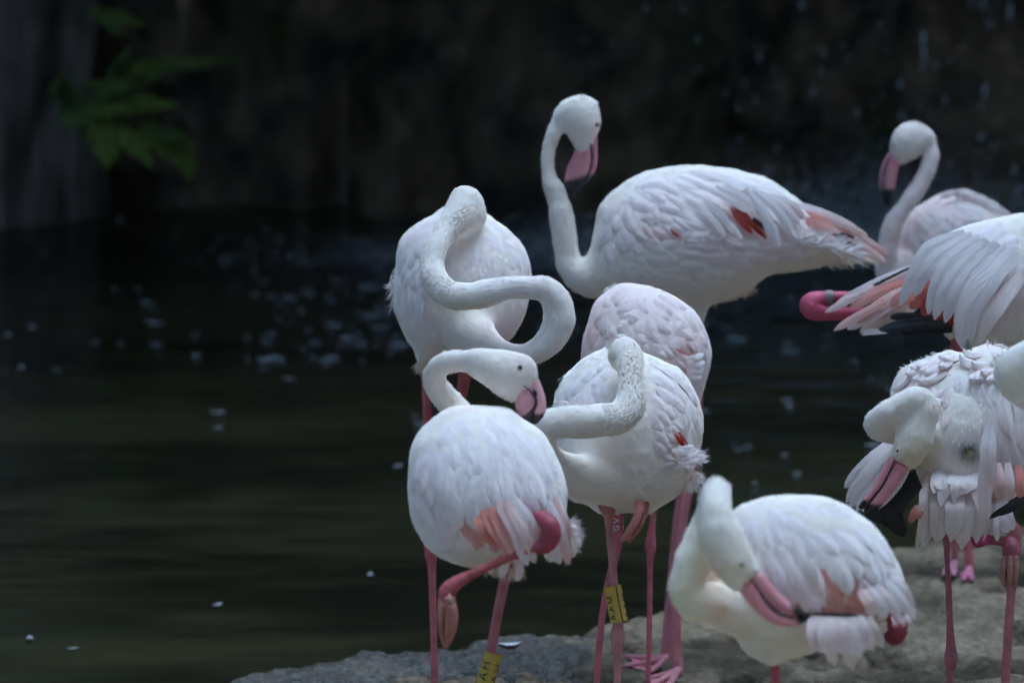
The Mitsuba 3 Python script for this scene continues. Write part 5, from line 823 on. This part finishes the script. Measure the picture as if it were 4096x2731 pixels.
# --- J: front bird at the right, head turned down across its wing
J = Bird('flamingo_009', 5.6); J.start(3150, 2300)
J.blob([(2925, 2052), (2955, 2025), (3000, 2005), (3040, 1993), (3100, 1986), (3170, 1981), (3230, 1982), (3290, 1987), (3340, 1997), (3390, 2020), (3440, 2060), (3495, 2102), (3550, 2172), (3590, 2250), (3615, 2320), (3625, 2390), (3610, 2440), (3540, 2480), (3430, 2520), (3340, 2560), (3270, 2592), (3160, 2626), (3125, 2645), (3085, 2662), (3040, 2642), (2985, 2606), (2945, 2552), (2890, 2492), (2850, 2440), (2845, 2330), (2870, 2200), (2895, 2110)], .8, .9, 0, core=True)
J.tube([(2900, 2440, .04, 70), (2862, 2330, .05, 56), (2848, 2220, .05, 50), (2850, 2120, .05, 44)], .02)
J.tube([(2960, 2440, .04, 110), (2860, 2412, .08, 82), (2785, 2405, .11, 76), (2737, 2365, .12, 66), (2765, 2270, .12, 74), (2806, 2160, .11, 68), (2836, 2050, .115, 50), (2858, 1985, .135, 50), (2868, 1972, .165, 57), (2866, 2040, .195, 60), (2870, 2110, .205, 64)], .006, n=80)
J.blob([(2806, 2100), (2805, 2180), (2830, 2242), (2855, 2290), (2890, 2326), (2925, 2356), (2960, 2366), (2985, 2340), (3000, 2310), (3046, 2306), (3026, 2242), (3000, 2180), (2975, 2130), (2930, 2085), (2870, 2060)], .72, .72, .205, k=.02)
J.build()
CJ = np.array([.76, .71, .52])
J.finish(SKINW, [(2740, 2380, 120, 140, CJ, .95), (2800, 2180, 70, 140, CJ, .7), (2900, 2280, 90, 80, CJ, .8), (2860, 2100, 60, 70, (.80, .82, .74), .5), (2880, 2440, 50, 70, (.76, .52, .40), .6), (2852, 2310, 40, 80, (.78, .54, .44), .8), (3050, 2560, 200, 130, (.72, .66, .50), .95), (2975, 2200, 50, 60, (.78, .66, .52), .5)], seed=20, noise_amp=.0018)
FJ = [(2960, 2100, .1, 1), (3000, 2300, .2, 1), (3050, 2050, .4, 1), (3150, 2100, .4, 1), (3100, 2300, .25, 1), (3250, 2050, .75, .7), (3350, 2050, .85, .6), (3300, 2200, .65, .8), (3450, 2200, .55, 1), (3550, 2350, .35, 1)]
J.nap(5500, FJ, seed=5501)
J.coat([(2945, 2050), (3040, 2002), (3200, 1990), (3340, 2004), (3450, 2075), (3540, 2170), (3480, 2180), (3300, 2150), (3100, 2150), (2950, 2200)], 150, 32, FJ, WHITE, WHITE, .0035, seed=1, sp=(.75, .36), var=.02)
J.coat([(2960, 2150), (3120, 2140), (3220, 2230), (3200, 2300), (3080, 2300), (2990, 2260)], 170, 26, FJ, WHITE, BLUSH, .010, seed=2, crisp=1, sp=(.75, .36), var=.03)
J.coat([(3200, 2100), (3380, 2080), (3500, 2150), (3560, 2260), (3440, 2230), (3280, 2180)], 170, 28, FJ, WHITE, WHITE, .010, seed=3, crisp=1, sp=(.75, .36), var=.02)
J.coat([(3220, 2280), (3290, 2230), (3420, 2290), (3460, 2420), (3260, 2430)], 110, 26, [(3300, 2350, .35, 1)], CORAL, CORAL * .7 + PINK * .3, .003, seed=4, var=.03, tip=.6)
J.coat([(3430, 2300), (3550, 2290), (3600, 2360), (3560, 2420), (3450, 2400)], 100, 24, FJ, BLUSH, PINK * .6 + WHITE * .4, .010, seed=5, sp=(.75, .42), crisp=.8)
for (x0, y0, x1, y1, x2, y2, w, c0, c1, z) in [(3000, 2220, 3060, 2320, 3110, 2400, 26, WHITE, BLUSH, .158), (3060, 2200, 3130, 2320, 3180, 2425, 28, WHITE, BLUSH, .165), (3120, 2200, 3190, 2320, 3225, 2440, 28, WHITE, BLUSH, .165), (3170, 2180, 3235, 2280, 3262, 2380, 26, WHITE, BLUSH, .16), (3120, 2320, 3145, 2370, 3165, 2410, 18, RED, RED, .15), (3150, 2340, 3190, 2400, 3210, 2440, 18, RED, CORAL * .7, .152)]: J.plume([(x0, y0, z), (x1, y1, z + .006), (x2, y2, z - .005)], w, c0, c1, name='wing_feather', tip=.35)
for (x0, y0, x1, y1, w, c0, c1, z) in [(3560, 2300, 3655, 2425, 20, WHITE, PINK * .4 + WHITE * .6, .07), (3540, 2320, 3658, 2475, 20, WHITE, PINK * .3 + WHITE * .7, .08), (3500, 2340, 3600, 2470, 24, BLUSH, WHITE, .095), (3470, 2350, 3545, 2470, 26, PINK * .4 + WHITE * .6, WHITE, .105), (3440, 2360, 3500, 2462, 24, PINK, BLUSH, .11), (3585, 2310, 3640, 2400, 16, PINK, WHITE, .06)]: J.plume([(x0, y0, z), ((x0 + x1) / 2 + 6, (y0 + y1) / 2 - 4, z + .008), (x1, y1, z)], w, c0, c1, name='tail_feather', tip=.4)
J.plume([(3230, 2450, .128), (3330, 2458, .128), (3430, 2462, .118)], 6, BLACK * 2, BLACK, name='black_wing_feather', bsdf='vane_dark'); J.plume([(3320, 2455, .13), (3380, 2460, .13), (3420, 2458, .122)], 8, BLACK, BLACK, name='black_wing_feather', bsdf='vane_dark')
for (x0, y0, x1, y1, w, c0, c1, z) in [(3255, 2465, 3285, 2612, 38, PINK * .6 + WHITE * .4, BLUSH, .11), (3300, 2465, 3325, 2630, 38, BLUSH, BLUSH, .115), (3345, 2465, 3380, 2622, 40, PINK * .5 + WHITE * .5, BLUSH, .11), (3390, 2465, 3440, 2634, 40, BLUSH, WHITE, .10), (3430, 2465, 3490, 2600, 36, BLUSH, BLUSH, .09), (3470, 2465, 3535, 2590, 24, (.66, .58, .50), (.72, .66, .60), .075), (3300, 2480, 3340, 2665, 24, (.66, .60, .50), CREAM, .09), (3390, 2490, 3410, 2680, 30, (.66, .60, .50), CREAM * .95, .085)]: J.plume([(x0, y0, z), ((x0 + x1) / 2 - 4, (y0 + y1) / 2, z + .01), (x1, y1, z)], w, c0, c1, name='under_tail_feather', tip=.35, camber=.07, jag=.3)
J.fluff([(3560, 2470), (3620, 2460), (3645, 2430)], [(.4, 1), (.8, 1), (1, .8)], 40, 60, WHITE, 1, z=(.03, .07)); J.fluff([(2795, 2000), (2830, 1930), (2870, 1912), (2915, 1945)], [(-1, -.4), (-.6, -1), (0, -1), (1, -.6)], 12, 90, WHITE, 2, z=(.15, .18))
J.limb([(3560, 2440, .02, 26), (3580, 2470, .03, 36), (3590, 2510, .035, 42), (3580, 2550, .03, 32), (3545, 2545, .02, 22)], np.array([.25, .035, .055]), name='hock')
J.limb([(3095, 2600, .0, 50), (3100, 2660, 0, 19), (3100, 2731, 0, 17), (3100, 2900, 0, 17), (3100, 3000, 0, 30), (3100, 3100, 0, 17), (3100, 3760, 0, 17)], np.array([.42, .07, .09]))
J.bill([(3022, 2305, 30), (3058, 2348, 28), (3096, 2390, 27), (3140, 2425, 24), (3190, 2447, 18), (3240, 2465, 8)], [(2985, 2335, 36), (3018, 2382, 36), (3060, 2432, 32), (3108, 2470, 27), (3165, 2484, 19), (3228, 2474, 9)], [(3000, 2310, .018, 3), (3038, 2365, .023, 5), (3080, 2425, .023, 7), (3130, 2458, .021, 7), (3180, 2470, .016, 6)], lambda x, y: (x - 3170 + .4 * (2450 - y)) / 10, zc=.205)
J.eye(2968, 2258, .232, 8, lid=(.50, .38, .30), squash=.7)
J.tell('front flamingo at the lower right, cream neck bent down and pink bill across its wing')
